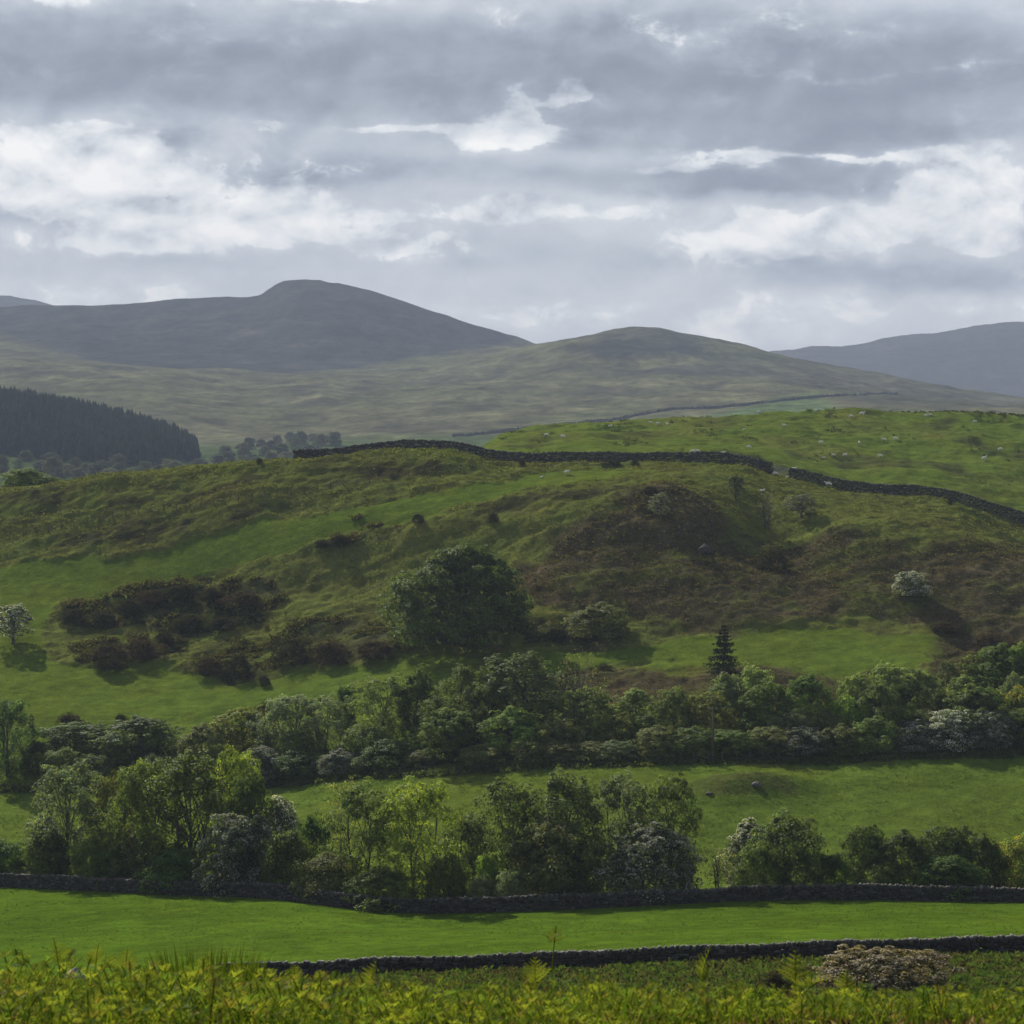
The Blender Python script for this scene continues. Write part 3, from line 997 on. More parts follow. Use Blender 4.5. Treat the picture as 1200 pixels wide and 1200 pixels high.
SH = {
    'open1': crown_shape(9, 8, .14, 24, 9, 44, 0.160, 'round', 101, stems=1, spread=.42),
    'open2': crown_shape(9, 7.5, .12, 24, 9, 40, 0.160, 'vase', 102, stems=2, spread=.42),
    'airy1': crown_shape(10, 7, .08, 28, 10, 44, 0.144, 'oval', 103, droop=.8, stems=2, lobe=(.13, .2), flat=.8),
    'airy2': crown_shape(10, 7, .06, 28, 10, 44, 0.144, 'round', 104, droop=.9, stems=3, lobe=(.13, .2), flat=.8),
    'dense1': crown_shape(8, 8, .07, 34, 13, 40, 0.167, 'round', 105, lobe=(.14, .21), spread=.34),
    'dense2': crown_shape(8, 8, .05, 32, 13, 40, 0.167, 'dome', 106, lobe=(.14, .22), spread=.34),
    'upright1': crown_shape(9, 5, .08, 26, 10, 44, 0.152, 'oval', 107, lobe=(.18, .27), stems=2),
    'upright2': crown_shape(9, 5, .05, 26, 10, 40, 0.144, 'spire', 108, lobe=(.18, .27), droop=.5),
    'haw1': crown_shape(5, 6, .06, 24, 13, 44, 0.129, 'round', 109, stems=3, lobe=(.13, .25), flat=.75, spread=.42),
    'haw2': crown_shape(5, 5.5, .03, 22, 13, 45, 0.129, 'round', 110, stems=2, lobe=(.14, .27), flat=.75, spread=.42),
    'bush1': crown_shape(4, 5.5, .0, 20, 13, 47, 0.122, 'dome', 111, stems=4, lobe=(.13, .27), spread=.44),
    'bush2': crown_shape(4, 5, .0, 19, 13, 47, 0.122, 'round', 112, stems=4, lobe=(.14, .28), flat=.8, spread=.44),
    'bush3': crown_shape(4, 4.5, .0, 16, 13, 47, 0.122, 'round', 113, stems=3, lobe=(.17, .32), flat=.9, spread=.46),
    'sparse': crown_shape(7, 5, .2, 20, 6, 9, .16, 'vase', 114, stems=2, spread=.55),
    'bare': crown_shape(7, 5.5, .12, 34, 9, 2, .12, 'vase', 115, stems=3, spread=.5, trunk_r=.019),
    'big': crown_shape(13, 20, .05, 62, 16, 44, 0.251, 'dome', 116, lobe=(.085, .135), spread=.46, flat=.55, trunk_r=.03, asym=(1.5, 0)),
    'gorse1': crown_shape(2, 4, .0, 22, 8, 34, 0.099, 'dome', 117, stems=4, lobe=(.08, .24), flat=1.2, spread=.5, mat=M_GORSE),
    'gorse2': crown_shape(2, 3.4, .0, 16, 8, 34, 0.099, 'dome', 118, stems=3, lobe=(.09, .30), flat=1.2, spread=.5, mat=M_GORSE),
    'low': crown_shape(2, 6, .06, 34, 11, 37, 0.091, 'dome', 119, stems=4, lobe=(.09, .14), flat=.6),
    'small': crown_shape(4, 3.4, .28, 20, 9, 27, 0.099, 'round', 120, stems=1, lobe=(.14, .24), trunk_r=.022),
}

# kind: object name, category, shapes, leaf colour, blossom colour or None
KIND = {
    'birch': ('birch_tree', 'tree', ('airy1', 'airy2'), (.108, .150, .022), None),
    'willow': ('willow_tree', 'tree', ('airy2', 'open1'), (0.126, 0.178, 0.045), None),
    'silver': ('willow_tree', 'tree', ('airy1', 'open2'), (0.216, 0.285, 0.125), None),
    'ash': ('ash_tree', 'tree', ('open2', 'open1'), (0.122, 0.172, 0.039), None),
    'maple': ('maple_tree', 'tree', ('open1', 'open2'), (0.251, 0.329, 0.040), None),
    'oak': ('broadleaf_tree', 'tree', ('dense1', 'dense2'), (.082, .128, .026), None),
    'syc': ('sycamore_tree', 'tree', ('dense1', 'dense2'), (.120, .178, .034), None),
    'sycl': ('sycamore_tree', 'tree', ('upright1', 'dense1'), (.195, .262, .070), None),
    'tall': ('broadleaf_tree', 'tree', ('upright1', 'upright2'), (0.095, 0.163, 0.032), None),
    'olive': ('broadleaf_tree', 'tree', ('open1', 'dense1'), (0.153, 0.178, 0.036), None),
    'haw': ('hawthorn_tree', 'tree', ('haw1', 'haw2'), (0.109, 0.164, 0.032), None),
    'hawo': ('hawthorn_tree', 'tree', ('haw2', 'haw1'), (0.139, 0.164, 0.048), None),
    'haww': ('hawthorn_tree', 'tree', ('haw1', 'haw2'), (0.104, 0.143, 0.051), (.74, .75, .73)),
    'hawg': ('hawthorn_tree', 'tree', ('haw2', 'haw1'), (0.095, 0.124, 0.051), (.40, .41, .40)),
    'bush': ('round_shrub', 'shrub', ('bush1', 'bush2', 'bush3'), (.118, .172, .032), None),
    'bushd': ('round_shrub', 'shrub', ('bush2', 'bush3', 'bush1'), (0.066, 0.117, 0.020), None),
    'bushp': ('round_shrub', 'shrub', ('bush1', 'bush3', 'bush2'), (0.181, 0.239, 0.096), None),
    'busho': ('round_shrub', 'shrub', ('bush3', 'bush1', 'bush2'), (0.138, 0.159, 0.048), None),
    'bushy': ('round_shrub', 'shrub', ('bush3', 'bush2'), (0.199, 0.315, 0.039), None),
    'yellow': ('flowering_shrub', 'shrub', ('bush2', 'bush3'), (0.129, 0.191, 0.032), (.5, .42, .05)),
    'sparse': ('young_tree', 'tree', ('sparse',), (0.173, 0.200, 0.059), None),
    'bare': ('bare_tree', 'tree', ('bare',), (0.138, 0.133, 0.059), None),
    'big': ('sycamore_tree', 'tree', ('big',), (.076, .114, .026), None),
    'gorse': ('gorse_bush', 'shrub', ('gorse1', 'gorse2'), (0.046, 0.048, 0.020), None),
    'gorseb': ('gorse_bush', 'shrub', ('gorse2', 'gorse1'), (0.066, 0.052, 0.028), None),
    'low': ('hawthorn_bush', 'shrub', ('low',), (0.121, 0.105, 0.048), (.46, .40, .32)),
    'small': ('hawthorn_tree', 'tree', ('small',), (0.104, 0.133, 0.050), None),
    'smallw': ('hawthorn_tree', 'tree', ('small',), (0.104, 0.133, 0.059), (.34, .34, .32)),
}
_cnt = {}


def plant(kind, u, vtop, wpx, d, label, mul=1.0, group=None, rot=None, shape=None, sink=0.0, minH=1.0):
    nm, cat, shapes, lc, bc = KIND[kind]
    i = _cnt.get(kind, 0); _cnt[kind] = i + 1
    s = SH[shape or shapes[i % len(shapes)]]
    x, y, z = at(u, d)
    Hm = max(minH, (600 - vtop) / F * d - z)
    Wm = wpx / F * d
    r = rot if rot is not None else (i * 2.1 + u * .013) % 6.283
    t = thing(nm, label, cat, (x, y, z - sink), r, group)
    sx, sz = Wm / s['W'], Hm / s['H']
    for part, key in (('trunk', 'wood'), ('crown', 'crown'), ('blossom', 'bloss')):
        if part == 'blossom' and bc is None: continue
        o = link(part, s[key], t)
        o.scale = (sx, sx, sz)
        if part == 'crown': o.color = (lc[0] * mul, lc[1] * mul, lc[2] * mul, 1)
        if part == 'blossom': o.color = (*bc, 1)
    return t


def w2(u): return float(curve(W2D, np.array([float(u)]))[0])
def t2(u): return float(curve(T2D, np.array([float(u)]))[0])


G1 = 'trees and shrubs behind the long valley wall'
T1 = [
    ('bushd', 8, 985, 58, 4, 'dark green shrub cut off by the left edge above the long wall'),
    ('hawg', 52, 950, 40, 16, 'small pale blossoming hawthorn beside the yellow grass at far left'),
    ('silver', 80, 893, 98, 9, 'tall silvery willow with open fine branches, left end of the valley trees', .62, 'open1'),
    ('bush', 56, 972, 62, 4, 'green shrub standing under the tall silvery willow', .75),
    ('bush', 106, 980, 44, 3, 'small light green shrub by the wall right of the silvery willow'),
    ('olive', 132, 906, 62, 13, 'slim olive tree between silvery willow and the big drooping birches', .9),
    ('birch', 168, 892, 84, 9, 'mid green birch, left shoulder of the big drooping birch clump'),
    ('birch', 222, 884, 112, 8, 'largest deep green drooping birch in the clump behind the wall at left', .95),
    ('maple', 276, 876, 64, 15, 'yellow-flowering maple top showing behind the deep green birch', .9),
    ('oak', 292, 906, 66, 8, 'dark rounded tree at the right end of the birch clump'),
    ('haww', 328, 936, 54, 18, 'bright white flowering hawthorn at the edge of the middle field'),
    ('hawg', 284, 955, 92, 4, 'grey-white flowering hawthorn leaning over the wall below the dark tree'),
    ('bush', 338, 974, 66, 4, 'deep green rounded shrub right of the grey-white hawthorn', .72),
    ('bushd', 206, 993, 82, 3, 'low very dark shrub under the drooping birches'),
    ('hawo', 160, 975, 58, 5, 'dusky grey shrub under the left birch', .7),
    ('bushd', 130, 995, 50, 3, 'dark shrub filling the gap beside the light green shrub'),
    ('bushd', 368, 954, 46, 13, 'small dark shrub below the white flowering hawthorn'),
    ('sparse', 400, 916, 44, 17, 'thin yellowish sapling beside the middle field'),
    ('ash', 424, 917, 96, 8, 'grey-green ash with a dark trunk left of the yellow maple'),
    ('maple', 492, 911, 112, 6, 'big yellow-green maple with open crown and dark trunk', .78),
    ('busho', 384, 1002, 70, 3, 'low pale scrub against the wall left of the clipped-looking shrub', .9),
    ('bush', 446, 1018, 88, 2.4, 'smooth domed green shrub bulging over the wall', .85),
    ('bush', 522, 1000, 52, 4, 'green shrub beside the dark trunk of the yellow maple', .8),
    ('willow', 547, 958, 66, 11, 'soft green small willow between maple and the central clump', .9),
    ('bushy', 572, 1002, 36, 6, 'bright yellow-green young shrub above the pale grey pair'),
    ('bushp', 566, 1026, 42, 3, 'pale grey-green round shrub, left one of a pair on the wall', .85),
    ('bushp', 599, 1019, 42, 3, 'pale grey-green round shrub, right one of a pair on the wall', .85),
    ('willow', 598, 914, 92, 10, 'dusky willow at the left end of the central clump', .8),
    ('willow', 664, 907, 104, 9, 'tall grey-green willow in the middle of the central clump', .85),
    ('silver', 728, 905, 92, 11, 'pale-topped willow between the middle willow and the brownish ash', .55),
    ('ash', 786, 908, 74, 8, 'brownish airy ash with bare leaning stems at the right of the central clump', .75),
    ('hawo', 650, 962, 112, 5, 'broad dusky hawthorn with a dark trunk in front of the central clump', .7),
    ('hawg', 762, 966, 108, 4, 'wide dome of grey-white blossom hanging over the wall'),
    ('sparse', 842, 992, 44, 6, 'thin airy shrub right of the wide blossoming dome'),
    ('haww', 876, 960, 62, 10, 'upright white flowering hawthorn left of the big grey willow'),
    ('willow', 927, 953, 88, 6, 'big rounded grey-green willow alone behind the wall at right', .8, 'bush2'),
    ('bush', 889, 988, 54, 3, 'green shrub in front of the upright white hawthorn'),
    ('bushd', 976, 1000, 46, 5, 'dusky dark shrub just right of the big grey willow'),
    ('haw', 1014, 968, 66, 7, 'dark spiky-topped hawthorn, first of the right hand thicket', .75),
    ('haw', 1062, 974, 78, 6, 'dark hawthorn in the middle of the right hand thicket', .7),
    ('haw', 1112, 968, 80, 8, 'dark hawthorn with tall shoots in the right hand thicket', .75),
    ('haw', 1152, 978, 54, 6, 'last dark hawthorn of the thicket before the yellow shrub', .7),
    ('bush', 1036, 1012, 44, 3, 'small lighter green shrub at the foot of the right hand thicket', .8),
    ('bushd', 1112, 1004, 84, 3, 'low dark shrub along the wall under the right hand thicket'),
    ('yellow', 1196, 978, 62, 5, 'yellow flowering shrub at the right edge behind the long wall'),
    ('bushd', -60, 960, 90, 8, 'dark green shrub beyond the left edge behind the wall'),
    ('birch', -150, 930, 100, 9, 'green birch beyond the left edge behind the wall'),
    ('haw', 1270, 975, 90, 7, 'dark hawthorn beyond the right edge behind the wall'),
]
for r_ in T1:
    plant(r_[0], r_[1], r_[2], r_[3], w2(r_[1]) + r_[4], r_[5], r_[6] if len(r_) > 6 else 1.0, None, None, r_[7] if len(r_) > 7 else None)

T2 = [
    ('tall', 12, 820, 60, 3, 'tall grey-green birch-like tree at the left edge above the lower field', 1.0, 'airy1'),
    ('oak', 44, 868, 44, 4, 'narrow dark tree in the shade right of the tall left edge tree', .8),
    ('oak', 92, 847, 92, 9, 'broad dark green round-headed tree second from the left edge'),
    ('oak', 168, 840, 96, 8, 'largest dark green round-headed tree of the left group', .95),
    ('bush', 72, 877, 54, 1, 'round pale-topped shrub below the broad dark tree', 1.0),
    ('bush', 111, 885, 46, 1, 'smaller round shrub beside the pale-topped one', .8),
    ('sycl', 130, 858, 30, 5, 'narrow light green tree squeezed between two dark round-heads', .8),
    ('hawo', 236, 848, 64, 5, 'grey thin-leaved hawthorn right of the largest dark round-head', .95),
    ('olive', 287, 830, 76, 9, 'olive-yellow half-leafed tree left of the silvery pair', 1.1),
    ('gorse', 310, 822, 32, 17, 'dark gorse bush touching the field above the olive-yellow tree'),
    ('silver', 336, 815, 70, 8, 'silvery willow, left of the pale pair above the lower field', .8),
    ('silver', 378, 813, 70, 9, 'silvery willow, right of the pale pair above the lower field', .75),
    ('bushp', 182, 884, 36, 1, 'small pale shrub peeping over the drooping birches'),
    ('hawg', 308, 876, 58, 0, 'grey-white flowering hawthorn at the left end of the lower hedge'),
    ('bush', 346, 857, 62, 4, 'bright green shrub below the left silvery willow'),
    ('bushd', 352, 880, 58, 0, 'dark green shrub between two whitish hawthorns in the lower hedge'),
    ('hawg', 396, 878, 52, 0, 'grey-white flowering hawthorn right of the dark hedge shrub'),
    ('oak', 404, 805, 36, 15, 'small dark tree just behind the right silvery willow'),
    ('ash', 450, 790, 88, 11, 'thin olive ash with fine crown against the bright pasture', 1.1),
    ('oak', 490, 786, 54, 13, 'dark grey-green tree right of the olive ash', .95),
    ('birch', 548, 780, 70, 13, 'mid green birch left of the large dark willow', 1.0),
    ('willow', 608, 766, 116, 13, 'large dark grey-green willow, tallest in the wood below the big sycamore', .72),
    ('willow', 518, 815, 62, 8, 'dusky willow in the middle of the wood above the lower field', .85),
    ('birch', 570, 800, 60, 9, 'small dusky birch under the large dark willow', .9),
    ('bush', 428, 850, 62, 4, 'bright green shrub in front of the olive ash', .9),
    ('bushd', 458, 867, 78, 2, 'dark round shrub at the corner of the lower field'),
    ('bush', 428, 886, 40, -.5, 'small soft green shrub, left of two at the field corner', .8),
    ('bush', 452, 892, 30, -.8, 'small soft green shrub, right of two at the field corner', .75),
    ('syc', 528, 830, 80, 3, 'green round-headed tree left of the bright-rimmed one', .85),
    ('busho', 492, 880, 44, 1, 'low dusky shrub in the hedge under the green round-headed tree'),
    ('syc', 600, 829, 76, 4, 'perfectly round sycamore with bright rim in the middle of the wood', 1.5, 'dense2'),
    ('busho', 566, 874, 60, 0, 'low olive shrub in the hedge left of the reddish sapling'),
    ('sparse', 618, 868, 40, -1, 'reddish thin sapling in front of the perfectly round sycamore'),
    ('hawo', 656, 843, 54, 3, 'pale brownish hawthorn right of the perfectly round sycamore', 1.25),
    ('sycl', 688, 806, 80, 9, 'light green tree below the bare sapling', .75),
    ('busho', 660, 872, 48, 0, 'low olive shrub in the hedge under the brownish hawthorn', 1.1),
    ('busho', 692, 869, 52, 0, 'low pale olive shrub in the middle of the lower hedge', 1.25),
    ('bushp', 724, 868, 56, 0, 'pale grey-green shrub in the lower hedge left of the wooden pole', .8),
    ('bare', 676, 758, 62, 9, 'leafless forked sapling standing against the bright pasture'),
    ('sycl', 745, 808, 58, 9, 'light green upright sycamore, left of a pair', .95),
    ('sycl', 790, 806, 52, 9, 'upright sycamore with shaded side, right of a pair', .7),
    ('olive', 722, 835, 50, 6, 'olive shrubby tree under the upright sycamores', 1.0),
    ('hawo', 772, 850, 68, 1, 'olive hawthorn in the hedge below the upright sycamores', 1.0),
    ('haw', 812, 852, 62, 1, 'green hawthorn in the hedge left of the wooden pole', 1.1),
    ('haw', 858, 856, 62, 1, 'green hawthorn in the hedge just right of the wooden pole', 1.2),
    ('hawo', 902, 852, 66, 1, 'olive-green hawthorn in the hedge below the silver-topped tree', 1.1),
    ('hawg', 940, 852, 60, 1, 'hedge hawthorn speckled with grey blossom under the silver-topped tree'),
    ('hawo', 984, 848, 66, 1, 'olive hawthorn in the hedge below the yellow-green bush', 1.0),
    ('haw', 1028, 840, 66, 1, 'green hawthorn in the hedge left of the grey blossom', 1.1),
    ('hawg', 1072, 844, 66, 1, 'hawthorn dusted with grey blossom, first of the blossoming hedge end'),
    ('haww', 1118, 832, 66, 1, 'white flowering hawthorn drooping over the hedge foot at right', 1.0),
    ('hawg', 1160, 834, 62, 1, 'grey blossoming hawthorn between the white one and the right edge'),
    ('haw', 1198, 830, 56, 1, 'dark hawthorn at the right edge end of the hedge', .8),
    ('olive', 830, 812, 66, 8, 'brownish olive tree behind the wooden pole', 1.0),
    ('bushp', 856, 790, 56, 13, 'pale silvery small tree below the dark conifer', .9),
    ('sycl', 884, 781, 58, 13, 'bright green rounded small tree right of the dark conifer', 1.0, 'dense1'),
    ('syc', 898, 800, 70, 8, 'mid green round tree between the bright one and the silver-topped one', .95),
    ('oak', 946, 792, 66, 8, 'silver-topped round whitebeam with a dark shaded side', 1.25, 'dense2'),
    ('bushp', 930, 832, 52, 4, 'pale green shrub in front of the silver-topped whitebeam', .75),
    ('bushy', 988, 816, 54, 6, 'yellow-green bush right of the silver-topped whitebeam', .75),
    ('sycl', 1008, 790, 54, 10, 'light green sycamore, left of the tall pale trio', .9),
    ('sycl', 1042, 778, 72, 11, 'tallest pale green sycamore of the trio on the right', .95, 'dense1'),
    ('sycl', 1078, 786, 62, 10, 'light green sycamore, right of the tall pale trio', .85, 'dense2'),
    ('willow', 1032, 800, 58, 6, 'grey olive willow in front of the tall pale trio', .95),
    ('olive', 1098, 808, 52, 7, 'olive tree between the trio and the dark domed tree', .9),
    ('hawo', 1084, 832, 56, 3, 'brownish hawthorn behind the start of the grey blossom', .95),
    ('syc', 1146, 804, 90, 5, 'dark domed sycamore with sunlit top near the right edge', .8, 'dense2'),
    ('small', 1110, 774, 26, 17, 'small thin dark tree on the rough slope at right'),
    ('sycl', 1128, 792, 46, 11, 'pale green small sycamore behind the dark domed one', .8),
    ('oak', 1168, 756, 80, 16, 'tall blue-green tree behind the right end of the hedge', 1.1),
    ('syc', 1200, 754, 56, 15, 'green tree cut by the right edge above the yellow shrub', 1.0),
    ('bushp', 1192, 790, 46, 9, 'pale round shrub near the right edge below the tall trees', .8),
    ('yellow', 1196, 806, 44, 6, 'yellow flowering bush at the right edge in the upper hedge'),
    ('olive', 1140, 768, 50, 18, 'thin olive tree left of the tall blue-green tree', .9),
    ('busho', 968, 832, 50, 5, 'dusky shrub between silver-topped whitebeam and the yellow-green bush', 1.0),
    ('bush', 1060, 826, 50, 4, 'mid green shrub at the foot of the tall pale trio', .9),
    ('bush', 760, 838, 44, 5, 'green shrub between the two upright sycamores', .85),
    ('oak', 1270, 790, 100, 8, 'dark tree beyond the right edge in the hedge'),
    ('oak', -70, 850, 100, 6, 'dark tree beyond the left edge above the lower field'),
    ('haw', 1260, 832, 80, 1, 'hawthorn beyond the right edge in the hedge'),
]
for r_ in T2:
    plant(r_[0], r_[1], r_[2], r_[3], t2(r_[1]) + r_[4] + 2.5, r_[5], r_[6] if len(r_) > 6 else 1.0, None, None, r_[7] if len(r_) > 7 else None)

# single trees and bushes on the hillside: kind, u, top, width, foot, label
HILL = [
    ('big', 541, 641, 182, 752, 'huge domed sycamore standing alone on the hillside', 1.0),
    ('hawo', 702, 706, 78, 746, 'spreading hawthorn right of the huge sycamore', .8),
    ('haww', 15, 708, 52, 754, 'round hawthorn white with blossom, alone at the left edge of the hillside pasture', 1.0, 'small'),
    ('small', 862, 556, 26, 588, 'small slim tree on the brow above the dark slope, uppermost of three', .8),
    ('bare', 899, 574, 42, 620, 'leafless wind-bent thorn between two small trees on the brow', 1.0),
    ('smallw', 939, 579, 36, 606, 'grey crowned thorn, rightmost of the three on the brow', 1.0),
    ('smallw', 774, 577, 24, 608, 'small pale thorn on the left of the dark slope', 1.0),
    ('haww', 1067, 670, 46, 698, 'white flowering bush alone on the brown slope', 1.0),
    ('bush', 28, 549, 54, 574, 'leafy sunlit tree peeping over the left skyline of the hill', 1.15),
    ('bush', 56, 558, 30, 572, 'low shrub beside the leafy tree on the left skyline', .9),
    ('gorse', 86, 706, 42, 732, 'dark gorse bush at the left tip of the hillside scrub'),
    ('gorse', 118, 708, 44, 734, 'dark gorse bush second from the left tip of the scrub'),
    ('gorse', 152, 694, 44, 724, 'dark gorse bush on the upper left rim of the scrub'),
    ('gorseb', 182, 684, 44, 708, 'brownish gorse bush on the upper rim of the scrub'),
    ('gorse', 212, 678, 46, 700, 'dark gorse bush at the top of the scrub left of the patch middle'),
    ('gorse', 250, 682, 44, 704, 'dark gorse bush on the scrub top nearest the sycamore side'),
    ('gorseb', 285, 686, 52, 710, 'brownish gorse bush at the right of the upper scrub'),
    ('gorseb', 128, 742, 62, 784, 'wide brown gorse bush in front of the scrub, largest at left'),
    ('gorseb', 168, 738, 56, 772, 'brown gorse bush joined to the wide one in front'),
    ('gorse', 196, 732, 36, 756, 'dark gorse bush closing the right end of the front row'),
    ('gorse', 222, 712, 56, 738, 'dark gorse bush in the middle of the scrub'),
    ('gorse', 262, 716, 46, 738, 'dark gorse bush right of the scrub middle'),
    ('gorseb', 244, 762, 48, 790, 'low brown gorse bush at the left of the lower scrub'),
    ('gorse', 278, 756, 46, 792, 'dark spiky gorse bush on the edge of the bright pasture'),
    ('gorse', 342, 734, 62, 776, 'large dark gorse bush in the lower scrub'),
    ('gorseb', 388, 740, 60, 776, 'brown gorse bush right of the large dark one'),
    ('gorseb', 438, 742, 62, 772, 'brown gorse bush left below the huge sycamore'),
    ('gorse', 310, 786, 20, 804, 'tiny lone gorse bush on the bright pasture'),
    ('gorseb', 82, 828, 38, 854, 'brown gorse bush alone above the round-headed trees'),
    ('gorse', 142, 832, 20, 848, 'small green-brown bush right of the lone brown gorse'),
    ('gorse', 398, 622, 34, 640, 'dark gorse bush high on the hill left of the sycamore'),
    ('gorse', 378, 628, 26, 642, 'small dark gorse bush beside the high one on the hill'),
    ('gorse', 490, 598, 18, 612, 'small dark bush on the open hillside above the sycamore'),
    ('gorse', 578, 596, 18, 612, 'small dark bush at the left of the dark slope'),
    ('gorse', 905, 632, 50, 668, 'black-green gorse in the hollow below the three thorns'),
    ('gorse', 655, 728, 38, 752, 'dark gorse bush between sycamore and spreading hawthorn'),
    ('gorse', 762, 566, 22, 578, 'small dark gorse on the crest of the dark slope'),
    ('gorse', 710, 776, 26, 786, 'small dark bush on the bank right of the bare sapling'),
    ('gorseb', 1110, 724, 50, 742, 'low brown scrub bush at the right foot of the brown slope'),
    ('gorseb', 1165, 728, 66, 768, 'leafless brown thicket above the trees at the right edge'),
    ('gorse', 612, 535, 10, 546, 'small dark bush under the hilltop wall left of two others'),
    ('gorse', 718, 537, 26, 545, 'low dark bush under the hilltop wall'),
    ('gorse', 744, 538, 14, 545, 'little dark bush under the hilltop wall right of the low one'),
    ('gorse', 1114, 578, 10, 592, 'small dark bush under the wall at right'),
    ('gorse', 304, 534, 10, 543, 'small dark bush on the skyline near the wall end'),
]
for r_ in HILL:
    if r_[0].startswith('gorse'): r_ = (r_[0], r_[1], r_[4] - (r_[4] - r_[2]) * .72, r_[3] * .78) + r_[4:]
    d_ = hit(r_[1], r_[4], 290, 420)
    if r_[4] < 576 and r_[1] < 80: d_ = 416.0
    plant(r_[0], r_[1], r_[2], r_[3], d_, r_[5], r_[6] if len(r_) > 6 else 1.0, None, None, r_[7] if len(r_) > 7 else None, minH=.8)

# the bush in front of the near wall
plant('low', 1036, 1113, 150, 116, 'low spreading bush of faded pinkish blossom in front of the nearest wall', 1.0)
plant('gorseb', 910, 1140, 42, 108, 'small brown dead bush left of the faded pinkish one', .8, minH=.5)


def conifer(u, vtop, wpx, d, label):
    rng = np.random.default_rng(55)
    x, y, z = at(u, d)
    H = (600 - vtop) / F * d - z; W = wpx / F * d
    t = thing('spruce_tree', label, 'tree', (x, y, z), .4)
    wood = Buf(); lf = Buf()
    tube(wood, [(0, 0, -.3), (.05, 0, H * .5), (0, 0, H)], [.2, .12, .02], 6, (.07, .06, .05))
    nlay = 15
    for i in range(nlay):
        h = .14 + .83 * i / (nlay - 1)
        rr = W * .5 * (1 - h) ** .7 * (1.15 if i % 2 else .85)
        for k in range(6):
            a = k * 1.047 + i * .7 + rng.normal(0, .25)
            L = rr * rng.uniform(.6, 1.15) + .15
            p0 = np.array([0, 0, h * H]); dv = np.array([math.cos(a), math.sin(a), 0])
            p2 = p0 + dv * L + np.array([0, 0, -.22 * L + .1]); pm = (p0 + p2) / 2 + np.array([0, 0, -.16 * L])
            tube(wood, [p0, pm, p2], [.045, .03, .012], 3, (.06, .05, .04))
            n = int(26 * L / (W * .4)) + 6
            tt = rng.uniform(.2, 1, n)[:, None]
            P = (1 - tt) ** 2 * p0 + 2 * tt * (1 - tt) * pm + tt * tt * p2
            P += rng.normal(0, 1, (n, 3)) * np.array([.14, .14, .08]) * L * .6
            P[:, 2] -= np.abs(rng.normal(0, .09, n)) * L
            V, Q = leaf_quads(P, rng.normal(0, .6, (n, 3)) + np.array([0, 0, .6]), .17, rng, 2.2)
            lt = rng.uniform(.6, 1.3, n)
            lf.add(V, Q, None, np.repeat(np.stack([lt, lt, lt], 1), 4, 0))
    link('trunk', wood.mesh('trunk', [M_BARK]), t)
    c = link('crown', lf.mesh('crown', [M_NEEDLE]), t)
    c.color = (.030, .042, .022, 1)


conifer(848, 732, 46, hit(848, 792, 270, 420), 'dark ragged spruce standing alone above the hedge trees')

# ------------------------------------------------------------------ far wood, far trees, moor walls


def far_wood():
    rng = np.random.default_rng(77)
    b = Buf()
    pts = []
    while len(pts) < 4600:
        d = rng.uniform(1245, 1530); u = rng.uniform(-330, 250)
        lo = 1255 + (0 if u > 0 else 0)
        edge = 1260 + 90 * sstep(np.array(float(u)), 150, 246)
        if d < edge: continue
        if u > 236 - 20 * rng.random(): continue
        x = (u - 600) / F * d
        pts.append((x, d))
    P = np.array(pts); Z = zat_h(P[:, 0], P[:, 1])
    for (x, y), z in zip(P, Z):
        H = rng.uniform(9.5, 13.5); W = H * rng.uniform(.42, .55)
        tone = rng.uniform(.85, 1.15)
        nl = 4
        vs = []; ts = []; k = 0
        a0 = rng.uniform(0, 6)
        for i in range(nl):
            h0 = .05 + .92 * i / nl; top = min(1.0, h0 + .52)
            r = W * .5 * (1 - h0) ** .85 * rng.uniform(.85, 1.15)
            n = 6
            ring = [(x + math.cos(a0 + j * 6.283 / n + i) * r * rng.uniform(.85, 1.15), y + math.sin(a0 + j * 6.283 / n + i) * r, z + h0 * H - r * .2 * rng.uniform(.5, 1.5)) for j in range(n)]
            vs += ring + [(x, y, z + top * H)]
            ts += [(k + j, k + (j + 1) % n, k + n) for j in range(n)]
            k += n + 1
        b.add(vs, None, ts, (tone, tone, tone))
    o = link('conifer_wood', b.mesh('conifer_wood', [M_NEEDLE]))
    o.color = (.016, .024, .016, 1)
    tag(o, 'dark conifer plantation covering the far slope at left', 'wood', None, 'stuff')


